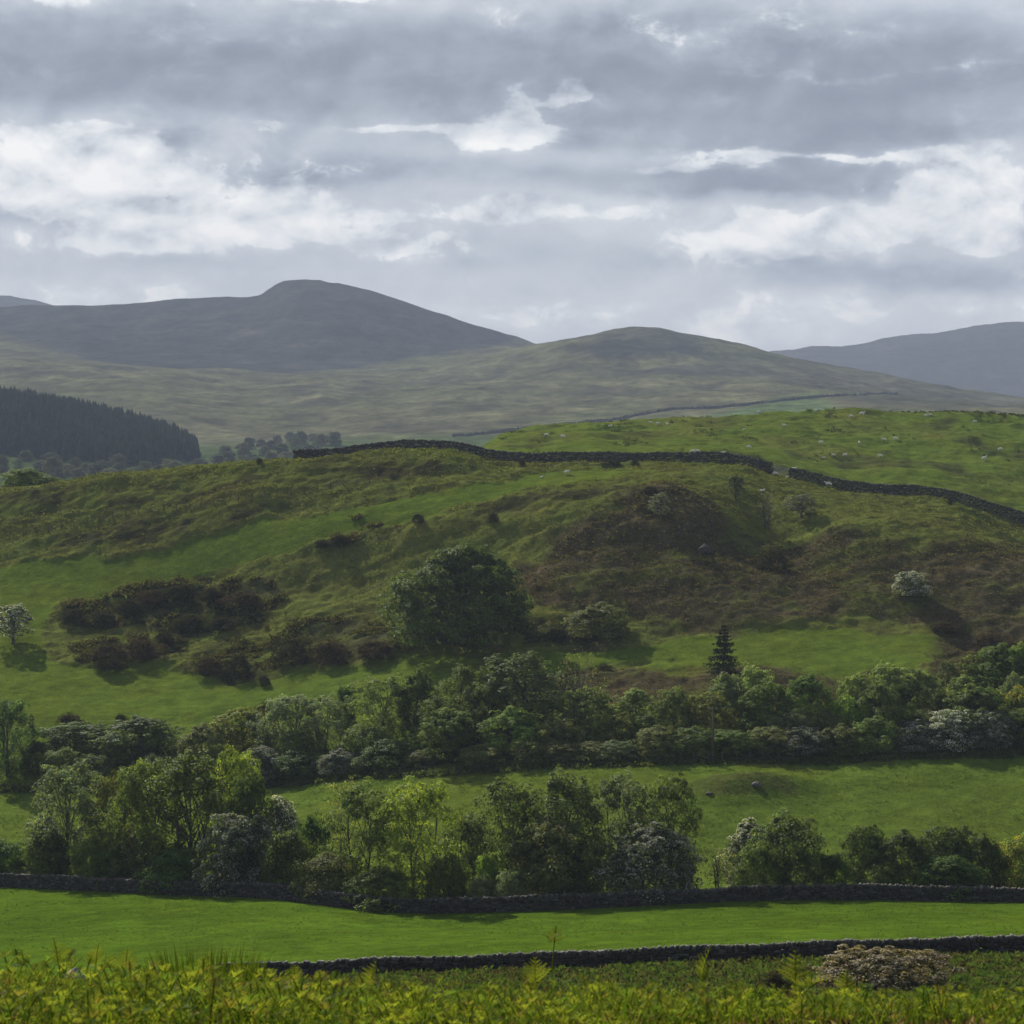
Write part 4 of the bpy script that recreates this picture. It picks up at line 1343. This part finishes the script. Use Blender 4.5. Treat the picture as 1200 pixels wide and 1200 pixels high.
far_wood()
rngf = np.random.default_rng(5)
FAR = [(0, 548), (14, 556), (30, 535), (22, 545), (48, 548), (62, 553), (60, 540), (78, 551), (92, 556), (100, 548), (112, 553), (128, 557), (120, 546), (60, 562), (140, 552), (152, 556), (170, 552), (186, 554), (205, 549), (222, 552), (240, 547), (256, 542), (268, 540), (286, 534),
       (284, 526), (300, 541), (318, 540), (336, 536), (325, 515), (340, 512), (352, 516), (366, 512), (376, 517), (310, 530), (264, 530), (250, 535), (-30, 545), (-60, 550), (34, 560), (8, 565), (292, 522), (306, 518), (318, 522), (346, 520), (358, 523), (382, 512), (392, 517), (372, 521), (330, 527), (346, 530), (362, 529), (296, 538), (276, 546), (312, 545), (232, 543), (214, 556), (88, 546), (138, 543), (160, 558), (196, 546)]
for i, (u, v) in enumerate(FAR):
    d = hit_h(u, v + 5, 1060)
    x = (u - 600) / F * d
    z = float(zat_h(x, d))
    s = SH[('dense1', 'dense2', 'haw1', 'open1')[i % 4]]
    W = rngf.uniform(5.5, 10.5); H = W * rngf.uniform(.6, 1.0)
    t = thing('broadleaf_tree', 'hazy rounded tree in the far valley below the conifer plantation', 'tree', (x, d, z - .5), i * 1.3, 'far trees in the hazy valley')
    o = link('trunk', s['wood'], t); o.scale = (W / s['W'],) * 2 + (H / s['H'],)
    o = link('crown', s['crown'], t); o.scale = (W / s['W'],) * 2 + (H / s['H'],)
    c = ((.05, .07, .03), (.075, .085, .05), (.04, .06, .03), (.09, .1, .06))[rngf.integers(4)]
    o.color = (*c, 1)


def far_wall(label, pts, H=2.2, T=1.6):
    b = Buf(); rng = np.random.default_rng(len(pts))
    pu = np.array([p[0] for p in pts], float); pv = np.array([p[1] for p in pts], float)
    us = np.arange(pu[0], pu[-1], 1.2)
    X = []; Y = []
    for u in us:
        d = hit_h(u, float(np.interp(u, pu, pv)), 1600)
        Y.append(d); X.append((u - 600) / F * d)
    Y = np.convolve(np.pad(Y, 4, mode='edge'), np.ones(9) / 9, 'valid')
    X = (us - 600) / F * Y
    Z = zat_h(X, Y)
    ox, oy, oz = X[0], Y[0], Z[0]
    for i in range(len(us) - 1):
        h = H * rng.uniform(.7, 1.25)
        v = np.array([[X[i], Y[i] - T / 2, Z[i] - 1], [X[i + 1], Y[i + 1] - T / 2, Z[i + 1] - 1], [X[i + 1], Y[i + 1] + T / 2, Z[i + 1] - 1], [X[i], Y[i] + T / 2, Z[i] - 1],
                      [X[i], Y[i] - T * .3, Z[i] + h], [X[i + 1], Y[i + 1] - T * .3, Z[i + 1] + h * rng.uniform(.9, 1.1)], [X[i + 1], Y[i + 1] + T * .3, Z[i + 1] + h], [X[i], Y[i] + T * .3, Z[i] + h]])
        b.add(v - (ox, oy, oz), BOXQ, None, np.array((.05, .05, .045)) * rng.uniform(.8, 1.2))
    tag(link('boundary_wall', b.mesh('boundary_wall', [M_STONE]), None, (ox, oy, oz)), label, 'wall')


far_wall('thin dark boundary wall climbing the moor just above the hilltop pasture', [(530, 512), (560, 510), (640, 501), (720, 493), (760, 485), (790, 480), (840, 479), (880, 475)])
far_wall('faint boundary wall high on the lower flank of the round moor hill', [(850, 478), (900, 472), (960, 466), (1010, 463), (1060, 462)], 1.9)

# ------------------------------------------------------------------ fences, gate, pole, rocks


def fence(label, pts, H, step, dmin, dmax=420, nw=4, col=(.07, .062, .05)):
    pu = np.array([p[0] for p in pts], float); pv = np.array([p[1] for p in pts], float)
    us = np.arange(pu[0], pu[-1] + .1, 3.0)
    Y = np.array([hit(u, float(np.interp(u, pu, pv)), dmin, dmax) for u in us])
    Y = np.convolve(np.pad(Y, 6, mode='edge'), np.ones(13) / 13, 'valid')
    X = (us - 600) / F * Y
    s = np.concatenate([[0], np.cumsum(np.hypot(np.diff(X), np.diff(Y)))])
    q = np.arange(0, s[-1], step)
    x = np.interp(q, s, X); y = np.interp(q, s, Y); z = zat(x, y)
    t = thing('wire_fence', label, 'fence', (x[0], y[0], z[0]))
    rng = np.random.default_rng(len(pts))
    for i in range(len(q)):
        b = Buf()
        dx, dy = rng.normal(0, .04, 2)
        p = np.array([x[i] - x[0], y[i] - y[0], z[i] - z[0]])
        tube(b, [p + (0, 0, -.3), p + (dx * .5, dy * .5, H * .5), p + (dx, dy, H)], [.075, .07, .062], 6, np.array(col) * rng.uniform(.8, 1.2))
        link('post', b.mesh('post', [M_WOOD]), t)
    for k in range(nw):
        b = Buf()
        tube(b, np.stack([x - x[0], y - y[0], z - z[0] + H * (.25 + .65 * k / max(1, nw - 1))], 1), np.full(len(x), .006), 3, (.05, .05, .05))
        link('wire', b.mesh('wire', [M_WOOD]), t)


fence('long post and wire fence crossing the upper left hillside', [(-20, 640), (0, 634), (37, 625), (80, 618), (127, 608), (160, 602), (217, 596), (260, 591), (293, 587), (337, 580), (383, 572), (430, 566), (480, 558), (540, 551), (592, 546)], 1.25, 2.2, 300)
fence('short post and wire fence along the top of the middle field', [(440, 912), (500, 909), (545, 905.5), (590, 901), (640, 898), (690, 895.5)], 1.1, 3.1, 230, 300)
fence('post and wire fence in shade at the foot of the hedge by the pole', [(780, 894), (830, 893), (880, 893), (940, 894)], 1.1, 1.6, 230, 300)


def gate():
    u0, u1 = 908, 925
    d0 = w3_(u0); d1 = w3_(u1)
    x0, y0, z0 = at(u0, d0); x1, y1, z1 = at(u1, d1)
    zt = min(z0, z1)
    t = thing('field_gate', 'pale barred field gate in the gap of the hilltop wall', 'gate', (x0, y0, z0))
    for (x, y, z) in ((x0, y0, z0), (x1, y1, z1)):
        b = Buf(); tube(b, [(x - x0, y - y0, z - z0 - .3), (x - x0, y - y0, z - z0 + 1.75)], [.12, .11], 6, (.22, .21, .19))
        link('gate_post', b.mesh('gate_post', [M_WOOD]), t)
    for k in range(6):
        h = .28 + k * .22
        b = Buf(); tube(b, [(.1, 0, h), ((x1 - x0) - .1, y1 - y0, z1 - z0 + h)], [.05, .05], 5, (.34, .33, .30))
        link('rail', b.mesh('rail', [M_WOOD]), t)
    b = Buf(); tube(b, [(.1, -.05, .28), ((x1 - x0) - .1, y1 - y0 - .05, z1 - z0 + 1.38)], [.04, .04], 5, (.32, .31, .28))
    link('brace', b.mesh('brace', [M_WOOD]), t)


def w3_(u): return float(curve(W3D, np.array([float(u)]))[0])


gate()


def pole():
    u = 835.5
    d = t2(u) - .6
    x, y, z = at(u, d)
    H = (600 - 828) / F * d - z
    t = thing('utility_pole', 'thin dark wooden pole standing in front of the hedge', 'pole', (x, y, z))
    b = Buf(); tube(b, [(0, 0, -.4), (.02, 0, H * .5), (.0, 0, H)], [.13, .11, .09], 8, (.07, .06, .05))
    link('shaft', b.mesh('shaft', [M_WOOD]), t)
    b = Buf(); b.add(box_verts(0, -.11, H - .35, 1.0, .09, .11), BOXQ, None, (.08, .07, .055))
    link('crossarm', b.mesh('crossarm', [M_WOOD]), t)
    for s in (-.42, .42):
        b = Buf(); tube(b, [(s, -.11, H - .295), (s, -.11, H - .2), (s, -.11, H - .1)], [.03, .05, .02], 6, (.25, .22, .2))
        link('insulator', b.mesh('insulator', [M_METAL]), t)


pole()


def rock_mesh(name, sx, sy, sz, seed, col, sub=3):
    import bmesh
    bm = bmesh.new()
    bmesh.ops.create_icosphere(bm, subdivisions=sub, radius=1.0)
    V = np.array([v.co[:] for v in bm.verts]); Fc = [[v.index for v in f.verts] for f in bm.faces]
    bm.free()
    n = fbm(V[:, 0] * 1.3 + 3, V[:, 1] * 1.3 + V[:, 2] * 1.7, seed, 4)
    cell = np.round(V * 1.6 + n[:, None] * .5) / 1.6
    V = V * (1 + .45 * n[:, None]) * .45 + cell * .55
    b = Buf(); b.add(V * (sx, sy, sz), None, Fc, np.array(col) * (1 + .5 * n[:, None]))
    return b.mesh(name, [M_ROCK])


def rock(u, v, dmin, dmax, sx, sy, sz, seed, col, label, name='boulder', sink=.25):
    d = hit(u, v, dmin, dmax)
    x, y, z = at(u, d)
    tag(link(name, rock_mesh(name, sx, sy, sz, seed, col), None, (x, y, z + sz * (1 - sink) * .5)), label, 'rock')


rock(886, 921, 245, 262, .5, .4, .32, 3, (.12, .115, .11), 'grey boulder lying on the grassy mound in the middle field')
rock(831, 931, 240, 262, .4, .3, .2, 8, (.07, .06, .05), 'small dark boulder at the left tip of the grassy mound')
rock(826, 648, 300, 400, 1.1, .6, 1.0, 5, (.055, .052, .05), 'grey rock outcrop on the dark slope below the brow', 'rock_outcrop', .6)

# ------------------------------------------------------------------ sheep


def sheep_mesh(kind):
    me = bpy.data.meshes.new('sheep_rig')
    lie = kind == 'lying'
    h = .62 if not lie else .30
    V = [(-.42, 0, h + .02), (-.1, 0, h + .06), (.25, 0, h + .04), (.44, 0, h + .05)]
    Rr = [(.20, .21), (.25, .25), (.24, .25), (.16, .18)]
    E = [(0, 1), (1, 2), (2, 3)]
    if kind == 'grazing':
        V += [(.60, 0, h - .16), (.70, 0, h - .40), (.80, 0, h - .54)]
    else:
        V += [(.56, 0, h + .22), (.68, 0, h + .32), (.85, 0, h + .24)]
    Rr += [(.10, .11), (.085, .09), (.05, .05)]
    E += [(3, 4), (4, 5), (5, 6)]
    hd = V[5]
    for s in (-1, 1):
        i = len(V)
        V += [(hd[0] - .03, s * .13, hd[2] + .05)]; Rr += [(.028, .022)]; E += [(5, i)]
    legs = [(-.40, .11, 0), (-.40, -.11, 0), (.30, .10, 2), (.30, -.10, 2)]
    for (x, y, root) in legs:
        i = len(V)
        if lie:
            V += [(x + .08, y * 1.9, .12), (x + .26, y * 2.0, .06)]; Rr += [(.07, .07), (.04, .035)]
            E += [(root, i), (i, i + 1)]
        else:
            k = -.05 if x < 0 else .01
            V += [(x, y, .40), (x + k, y, .20), (x + .0, y, .02)]; Rr += [(.085, .085), (.042, .042), (.04, .034)]
            E += [(root, i), (i, i + 1), (i + 1, i + 2)]
    i = len(V); V += [(-.60, 0, h - .1)]; Rr += [(.05, .05)]; E += [(0, i)]
    me.from_pydata(V, E, [])
    me.update()
    o = bpy.data.objects.new('rig', me)
    COL.objects.link(o)
    sk = o.modifiers.new('skin', 'SKIN')
    for v, r in zip(me.skin_vertices[0].data, Rr):
        v.radius = r; v.use_root = False
    me.skin_vertices[0].data[0].use_root = True
    sb = o.modifiers.new('sub', 'SUBSURF'); sb.levels = 1; sb.render_levels = 1
    dg = bpy.context.evaluated_depsgraph_get()
    ev = o.evaluated_get(dg)
    m2 = bpy.data.meshes.new_from_object(ev)
    bpy.data.objects.remove(o)
    co = np.zeros(len(m2.vertices) * 3, np.float32); m2.vertices.foreach_get('co', co); co = co.reshape(-1, 3)
    q = []; t3 = []
    for p in m2.polygons:
        vs = list(p.vertices)
        (q if len(vs) == 4 else t3).append(vs)
    face = (co[:, 0] > .58) | ((co[:, 2] < .32) & (not lie))
    col = np.where(face[:, None], (.42, .38, .33), (.62, .59, .52))
    m3 = mesh_np('sheep_' + kind, co, np.array(q), np.array(t3) if t3 else None, col, [M_WOOL], True)
    bpy.data.meshes.remove(m2)
    return m3


SHM = {k: sheep_mesh(k) for k in ('grazing', 'standing', 'lying')}
SHEEP = [
    (640, 511.5, 'grazing', 0, 1.0, 'white sheep grazing behind the wall, left of the standing ewe'),
    (660, 514, 'standing', 2.7, 1.2, 'large white ewe standing broadside in the pasture behind the wall'),
    (715, 500, 'lying', 0.2, 1.0, 'white sheep lying on the skyline ridge left of the group of three'),
    (763, 496, 'lying', 3.0, 1.0, 'white sheep on the skyline, left one of a group of three'),
    (771, 498, 'grazing', .3, 1.0, 'white sheep on the skyline, middle one of a group of three'),
    (782, 499, 'standing', 2.2, 1.0, 'white sheep on the skyline, right one of a group of three'),
    (872, 503.5, 'lying', .5, .75, 'tiny white lamb alone on the upper pasture left of the grazing ewe'),
    (878, 525.5, 'grazing', 3.1, 1.0, 'white sheep grazing above the bend of the wall'),
    (812, 531, 'standing', 0, 1.0, 'white sheep half hidden by the wall, left of two'),
    (818, 531, 'grazing', 2.9, 1.0, 'white sheep half hidden by the wall, right of two'),
    (847, 531.5, 'lying', 0, 1.0, 'white back of a sheep showing over the wall near its bend'),
    (664, 556, 'standing', .2, 1.1, 'white sheep standing on the knoll below the wall'),
    (635, 560, 'lying', 1.0, .8, 'small white lamb lying on the knoll below the wall'),
    (890, 484.5, 'grazing', 3.0, 1.0, 'white sheep on the skyline at the left of the highest pasture'),
    (956, 482, 'lying', 0, 1.1, 'white sheep on the skyline of the highest knoll'),
    (998, 489.5, 'grazing', 3.3, 1.1, 'white sheep grazing left of the dark rushes'),
    (1010, 487.5, 'standing', 0, 1.35, 'big white ewe standing beside the dark rushes'),
    (1085, 488.5, 'grazing', .2, 1.0, 'white sheep on the dark hummock at the skyline, left of two'),
    (1091, 487, 'lying', 3.0, 1.1, 'white sheep on the dark hummock at the skyline, right of two'),
    (919, 500.5, 'standing', 2.6, 1.1, 'white sheep grazing in the middle of the upper pasture'),
    (978, 503, 'lying', 0, .7, 'tiny white lamb in the middle of the upper pasture'),
    (1142, 495, 'lying', 0, 1.0, 'white sheep in the upper pasture near the right skyline'),
    (1036, 517.5, 'standing', 3.0, 1.15, 'white sheep broadside, left of a pair in mid pasture'),
    (1050, 516, 'grazing', 3.1, 1.15, 'white sheep broadside, right of a pair in mid pasture'),
    (962, 521, 'grazing', .1, 1.1, 'white sheep grazing just above the dark low hummock'),
    (1007, 521, 'standing', 1.6, .95, 'grey-white sheep facing the camera between hummocks'),
    (965, 537, 'lying', 0, .75, 'small lamb, first from the left in the row below the hummock'),
    (977, 535, 'grazing', 2.9, .85, 'lamb, second from the left in the row below the hummock'),
    (990, 535.5, 'standing', .1, 1.0, 'sheep, last at the right in the row below the hummock'),
    (1032, 537, 'grazing', 3.0, 1.15, 'white sheep beside the brown hummock in the pasture'),
    (1172, 529, 'grazing', .1, 1.1, 'white sheep grazing on dark ground near the right edge'),
    (1153, 540, 'standing', .6, 1.35, 'bright white ewe facing uphill near the right edge'),
    (930, 551, 'lying', .1, 1.25, 'white sheep lying against the wall right of the gate'),
    (909, 557, 'grazing', 3.2, 1.1, 'white sheep grazing just below the gate'),
    (922, 558, 'lying', .5, .75, 'small lamb resting right below the gate'),
    (941, 556, 'standing', 1.7, .8, 'lamb standing by the wall below the resting sheep'),
    (971, 569, 'standing', 3.0, 1.35, 'white ewe standing alone below the wall'),
    (893, 576, 'lying', .3, .95, 'white sheep lying just above the leafless thorn'),
]
for (u, v, kind, rz, s, lab) in SHEEP:
    if v < 533: d = hit(u, v, w3_(u) + 2, 545)
    else: d = hit(u, v, 320, 545)
    if abs(d - w3_(u)) < 1.4: d = w3_(u) - 1.6 if v > 533 else w3_(u) + 1.8
    x, y, z = at(u, d)
    o = link('sheep', SHM[kind], None, (x, y, z - .02))
    o.rotation_euler = (0, 0, rz); s = s * .78
    o.scale = (s, s, s)
    tag(o, lab, 'sheep', 'sheep grazing on the hill')

# ------------------------------------------------------------------ ground cover (nobody could count it)


def tufts(name, label, P, size, blades, cols, seed, upright=.6, asp=1.8, mat=None, cat='plants'):
    rng = np.random.default_rng(seed)
    n = len(P)
    sz = size * rng.uniform(.6, 1.5, n)
    idx = np.repeat(np.arange(n), blades)
    k = len(idx)
    off = rng.normal(0, 1, (k, 3)) * sz[idx][:, None] * np.array([.55, .55, .22])
    off[:, 2] = np.abs(off[:, 2]) + sz[idx] * .25
    nr_ = rng.normal(0, 1, (k, 3)); nr_[:, 2] *= (1 - upright)
    V, Q = leaf_quads(P[idx] + off, nr_, sz[idx] * .42, rng, asp)
    c = np.array(cols)[rng.integers(len(cols), size=n)][idx] * rng.uniform(.7, 1.3, k)[:, None]
    b = Buf(); b.add(V, Q, None, np.repeat(c, 4, 0))
    o = link(name, b.mesh(name, [mat or M_TUFT]))
    tag(o, label, cat, None, 'stuff')
    return o


def sample(mask, n, seed):
    rng = np.random.default_rng(seed)
    # area weights of the ground cells
    dd = np.gradient(DG)[:, None]; du = np.gradient(UG)[None] / F * DG[:, None]
    w = (mask * dd * du).ravel(); w = w / w.sum()
    i = rng.choice(len(w), n, p=w)
    r, c = i // nc, i % nc
    y = DG[r] + rng.uniform(-.5, .5, n) * np.gradient(DG)[r]
    u = UG[c] + rng.uniform(-.5, .5, n) * np.gradient(UG)[c]
    y = np.clip(y, 2, 635)
    x = (u - 600) / F * y
    return np.stack([x, y, zat(x, y)], 1)


inview = ((UU > -160) & (UU < 1360)) * 1.0
n_a = fbm(XG / 6, YG / 5, 401, 3); n_b = fbm(XG / 12, YG / 9, 405, 3)
hill_m = ((YG > t2d + 14) & (YG < w3d - 1.5)) * inview
tufts('heath_scrub', 'dark brown and olive heath scrub on the hillside left of the sycamore', sample(hill_m * scrub * (n_a > .10), 5000, 1), .5, 8,
      [(.07, .07, .03), (.085, .09, .032), (.065, .05, .03), (.09, .12, .035), (.05, .05, .022)], 1)
tufts('rough_grass', 'olive rough grass tussocks over the hillside', sample(hill_m * (1 - past) * (1 - brown * .6) * (1 - .8 * shade_band) * (n_b > -.2), 16000, 2), .26, 6,
      [(.11, .13, .03), (.13, .14, .04), (.09, .10, .03), (.085, .11, .024), (.065, .07, .024)], 2, .35)
tufts('dead_bracken', 'brown dead bracken litter on the steep slope', sample(hill_m * brown * (n_a > -.25), 8000, 3), .30, 6,
      [(.078, .066, .036), (.062, .054, .028), (.10, .088, .055), (.08, .085, .03), (.055, .048, .026)], 3, .2)
tufts('pasture_grass', 'short uneven tufts in the grazed fields', sample(((YG > w1d + .8) & (YG < t2d - 1) & ((YG < w2d - 1) | (YG > w2d + 2))) * inview * (n_b > -.1), 14000, 8), .15, 5,
      [(.075, .125, .014), (.10, .135, .025), (.055, .10, .012)], 8, .1)
tufts('tussock_grass', 'dark tussocks of rough grass before the nearest wall', sample(((YG > 92) & (YG < w1d - .6)) * inview * (n_a > -.3), 9000, 4), .26, 7,
      [(.045, .080, .016), (.06, .095, .02), (.05, .05, .02), (.075, .085, .03)], 4, .8, 2.6)
tufts('rushes', 'dark rushes in clumps on the hilltop pasture', sample((plateau & (YG > w3d + 8) & (YG < 535)) * inview * sstep(UU, 560, 640) * (fbm(XG / 9, YG / 16, 411, 3) > .26), 700, 5), .42, 8,
      [(.05, .075, .022), (.06, .085, .025), (.06, .055, .025)], 5, .9, 3.0)
tufts('skyline_rushes', 'rushes along the right skyline of the pasture', sample((plateau & (YG > 505) & (YG < 526)) * inview * sstep(UU, 1020, 1060), 700, 6), .5, 8,
      [(.045, .035, .022), (.035, .04, .018)], 6, .9, 3.0)
fc = np.exp(-((YG - t2d + .2) / 1.2) ** 2) + np.exp(-((YG - w2d - 1.4) / .7) ** 2) * 1.5
tufts('hedge_foot_grass', 'long grass at the foot of the hedges and behind the long wall', sample(fc * (fc > .2) * inview, 5000, 7), .4, 7,
      [(.06, .085, .022), (.075, .09, .03), (.04, .06, .016)], 7, .85, 2.4)

# ------------------------------------------------------------------ bracken in the foreground


def frond_geom(rng, h, blade, lean, az, pairs=8, curl=.5):
    """one bracken frond: stalk and a tapering blade of paired, lobed leaflets; returns verts, quads, tint"""
    ca, sa = math.cos(az), math.sin(az)
    dirh = np.array([ca, sa, 0])
    up = np.array([0, 0, 1.0])
    # axis
    t = np.linspace(0, 1, 12)
    ang = lean * .25 + (lean) * t ** 1.6 * 1.3
    L = h + blade
    seg = L / 11
    ax = [np.zeros(3)]
    for k in range(11):
        ax.append(ax[-1] + seg * (up * math.cos(ang[k]) + dirh * math.sin(ang[k])))
    ax = np.array(ax)
    side = np.array([-sa, ca, 0])
    s_ax = np.linspace(0, L, 12)
    Vs = []; cs = []
    def quad(a, b, c, d, col):
        Vs.extend((a, b, c, d)); cs.extend((col,) * 4)
    # stalk: two crossing ribbons
    r = .0045 + .004 * h
    stc = (.55, .62, .35)
    for k in range(0, 10, 3):
        p, q = ax[k], ax[min(11, k + 3)]
        quad(p - side * r, p + side * r, q + side * r * .8, q - side * r * .8, stc)
        quad(p - dirh * r, p + dirh * r, q + dirh * r * .8, q - dirh * r * .8, stc)
    for i in range(pairs):
        f = (i + .6) / pairs
        s = h + blade * f
        k = min(10, int(s / seg)); w = s / seg - k
        o = ax[k] * (1 - w) + ax[k + 1] * w
        tg = ax[k + 1] - ax[k]; tg /= np.linalg.norm(tg)
        nrm = np.cross(side, tg)
        pl = blade * .62 * (1 - f) ** .9 * rng.uniform(.8, 1.15) + .012
        for sg in (-1, 1):
            pd = side * sg * .85 + tg * .45 + nrm * rng.normal(.08, .12)
            pd /= np.linalg.norm(pd)
            pn = np.cross(pd, nrm); pn /= np.linalg.norm(pn) + 1e-9
            tone = rng.uniform(.75, 1.25)
            m = 3 if pl < .04 else 4 if pl < .08 else 6
            for j in range(m):
                a0 = o + pd * pl * (j / m) - nrm * curl * pl * (j / m) ** 2 * .6
                a1 = o + pd * pl * ((j + 1) / m) - nrm * curl * pl * ((j + 1) / m) ** 2 * .6
                wd = pl * .23 * (1 - .75 * j / m)
                cc = (tone * 1.05, tone, tone * .9)
                st_ = (a1 - a0)
                for e_ in (-1, 1):
                    tip = a0 + st_ * 1.25 + pn * e_ * wd - nrm * wd * .35
                    quad(a0, a0 + st_ * .15 + pn * e_ * wd * .55, tip, a0 + st_ * .85 + pn * e_ * wd * .25, cc)
    return np.array(Vs), np.array(cs)


def bracken():
    rng = np.random.default_rng(99)
    protos = []
    for i in range(14):
        h = rng.uniform(.08, .33); bl = rng.uniform(.045, .085)
        protos.append(frond_geom(rng, h, bl, rng.uniform(.45, 1.3), 0.0, 4 if i % 2 else 5, rng.uniform(.2, 1.0)))
    b = Buf()
    n = 18000
    y = rng.uniform(13.0, 23.6, n)
    u = rng.uniform(-230, 1430, n)
    x = (u - 600) / F * y
    z = zat(x, y)
    dens = fbm(x / 1.1, y / 1.3, 501, 3)
    tall = fbm(x / 2.0, y / 2.6, 511, 2)
    for i in range(n):
        if dens[i] < -.13: continue
        V, C = protos[rng.integers(14)]
        a = rng.uniform(0, 6.283); s = rng.uniform(.42, .84) * (1 + .8 * tall[i])
        # taller growth at the left of the bank
        s *= 1.0 + .28 * float(1 - sstep(np.array(u[i]), 250, 480))
        ca, sa = math.cos(a), math.sin(a)
        W = np.stack([V[:, 0] * ca - V[:, 1] * sa, V[:, 0] * sa + V[:, 1] * ca, V[:, 2]], 1) * s
        kind = rng.random()
        base = np.array((.205, .255, .038)) if kind < .5 else (np.array((.10, .165, .03)) if kind < .9 else np.array((.19, .175, .045)))
        b.add(W + (x[i], y[i], z[i]), np.arange(len(V)).reshape(-1, 4), None, C * base * rng.uniform(.75, 1.2))
    o = link('bracken', b.mesh('bracken', [M_FERN]))
    tag(o, 'yellow-green young bracken covering the foreground bank', 'bracken', None, 'stuff')
    # last year's stalks and grass blades among it
    P = sample(((YG > 11.5) & (YG < 23.5) & (UU > -400) & (UU < 1600)) * 1.0, 9000, 9)
    tufts('bank_litter', 'straw coloured dead stalks and grass between the bracken', P, .055, 6, [(.12, .085, .05), (.09, .06, .035), (.16, .13, .09), (.05, .08, .02)], 12, .9, 3.2)


bracken()

SOLO = [
    (430, 1124, 21.5, 1.0, 'tall bracken frond rising over the near wall, left of centre'),
    (345, 1128, 20.5, .9, 'bracken frond in front of the left end of the near wall'),
    (628, 1118, 21.5, 1.0, 'bracken frond with spread tip before the wall near the middle'),
    (645, 1092, 22.5, .3, 'thin upright stem with a flat forked top standing above the wall'),
    (815, 1108, 22.0, .5, 'slim uncurling frond with one side leaf right of centre'),
    (931, 1116, 21.8, 1.3, 'leafy bracken plant standing clear before the dark rough grass'),
    (990, 1138, 21.0, .9, 'bracken frond just left below the faded pinkish bush'),
    (690, 1138, 20.6, .9, 'bracken frond between the middle one and the slim uncurling one'),
    (72, 1100, 21.5, .5, 'tall thin bracken frond at the left against the bright field'),
    (110, 1102, 21.6, .6, 'tall bracken frond second from left against the bright field'),
    (145, 1108, 21.4, .7, 'bracken frond right of the two tall thin ones at left'),
]
rs = np.random.default_rng(31)
for (u, vt, d, wf, lab) in SOLO:
    x, y, z = at(u, d)
    H = (600 - vt) / F * d - z
    t = thing('bracken_frond', lab, 'fern', (x, y, z), 0)
    if wf < .4:
        b = Buf(); V, C = frond_geom(rs, H * .86, H * .2, .25, 1.2, 4, .0)
        b.add(V, np.arange(len(V)).reshape(-1, 4), None, C)
        for sgn in (-1, 1):
            V, C = frond_geom(rs, .03, .13, 1.5, 0 if sgn > 0 else math.pi, 5, .1)
            b.add(V + (0, 0, H * .88), np.arange(len(V)).reshape(-1, 4), None, C)
        o = link('frond', b.mesh('frond', [M_FERN]), t); o.color = (.13, .15, .02, 1)
        continue
    n = 3 if wf > .8 else 2
    for k in range(n):
        hh = H * (1.0 if k == 0 else rs.uniform(.6, .8))
        b = Buf(); V, C = frond_geom(rs, hh * .58, hh * .40 * (.8 + .25 * wf), .3 + .45 * k, rs.uniform(0, 6.28), 6, .9)
        V = V * np.array([1, 1, hh / max(V[:, 2].max(), .01)])
        b.add(V, np.arange(len(V)).reshape(-1, 4), None, C)
        o = link('frond', b.mesh('frond', [M_FERN]), t); o.color = (.12, .15, .018, 1)


def rush_clump(u, vt, d, label, w=.5, n=150):
    rng = np.random.default_rng(int(u))
    x, y, z = at(u, d)
    H = (600 - vt) / F * d - z
    b = Buf()
    for i in range(n):
        a = rng.uniform(0, 6.28); r = w * math.sqrt(rng.random()) * .6
        p0 = np.array([math.cos(a) * r, math.sin(a) * r, -.03]); ln = H * rng.uniform(.55, 1.0)
        le = rng.uniform(.05, .35)
        p1 = p0 + np.array([math.cos(a) * ln * le * .4, math.sin(a) * ln * le * .4, ln * .6])
        p2 = p0 + np.array([math.cos(a) * ln * le, math.sin(a) * ln * le, ln])
        sd_ = np.array([1, rng.normal(0, .5), 0]); sd_ /= np.linalg.norm(sd_); wv = .0055
        V = np.array([p0 - sd_ * wv, p0 + sd_ * wv, p1 + sd_ * wv, p1 - sd_ * wv, p2])
        b.add(V, [[0, 1, 2, 3]], [[3, 2, 4]], np.array((.9, 1.0, .5)) * rng.uniform(.6, 1.3))
    o = link('grass_clump', b.mesh('grass_clump', [M_FERN]), None, (x, y, z))
    o.color = (.055, .075, .016, 1)
    tag(o, label, 'plant')


rush_clump(238, 1106, 19.5, 'dark tall grass clump in the bracken at left', .75, 420)
rush_clump(262, 1112, 20.0, 'smaller dark grass clump just right of the tall one', .5, 200)
d_ = 21.3
x_, y_, z_ = at(88, d_)
tag(link('boulder', rock_mesh('boulder', .09, .08, .08, 12, (.30, .29, .31)), None, (x_, y_, z_ + .24)), 'pale grey stone showing among the bracken at left', 'rock')
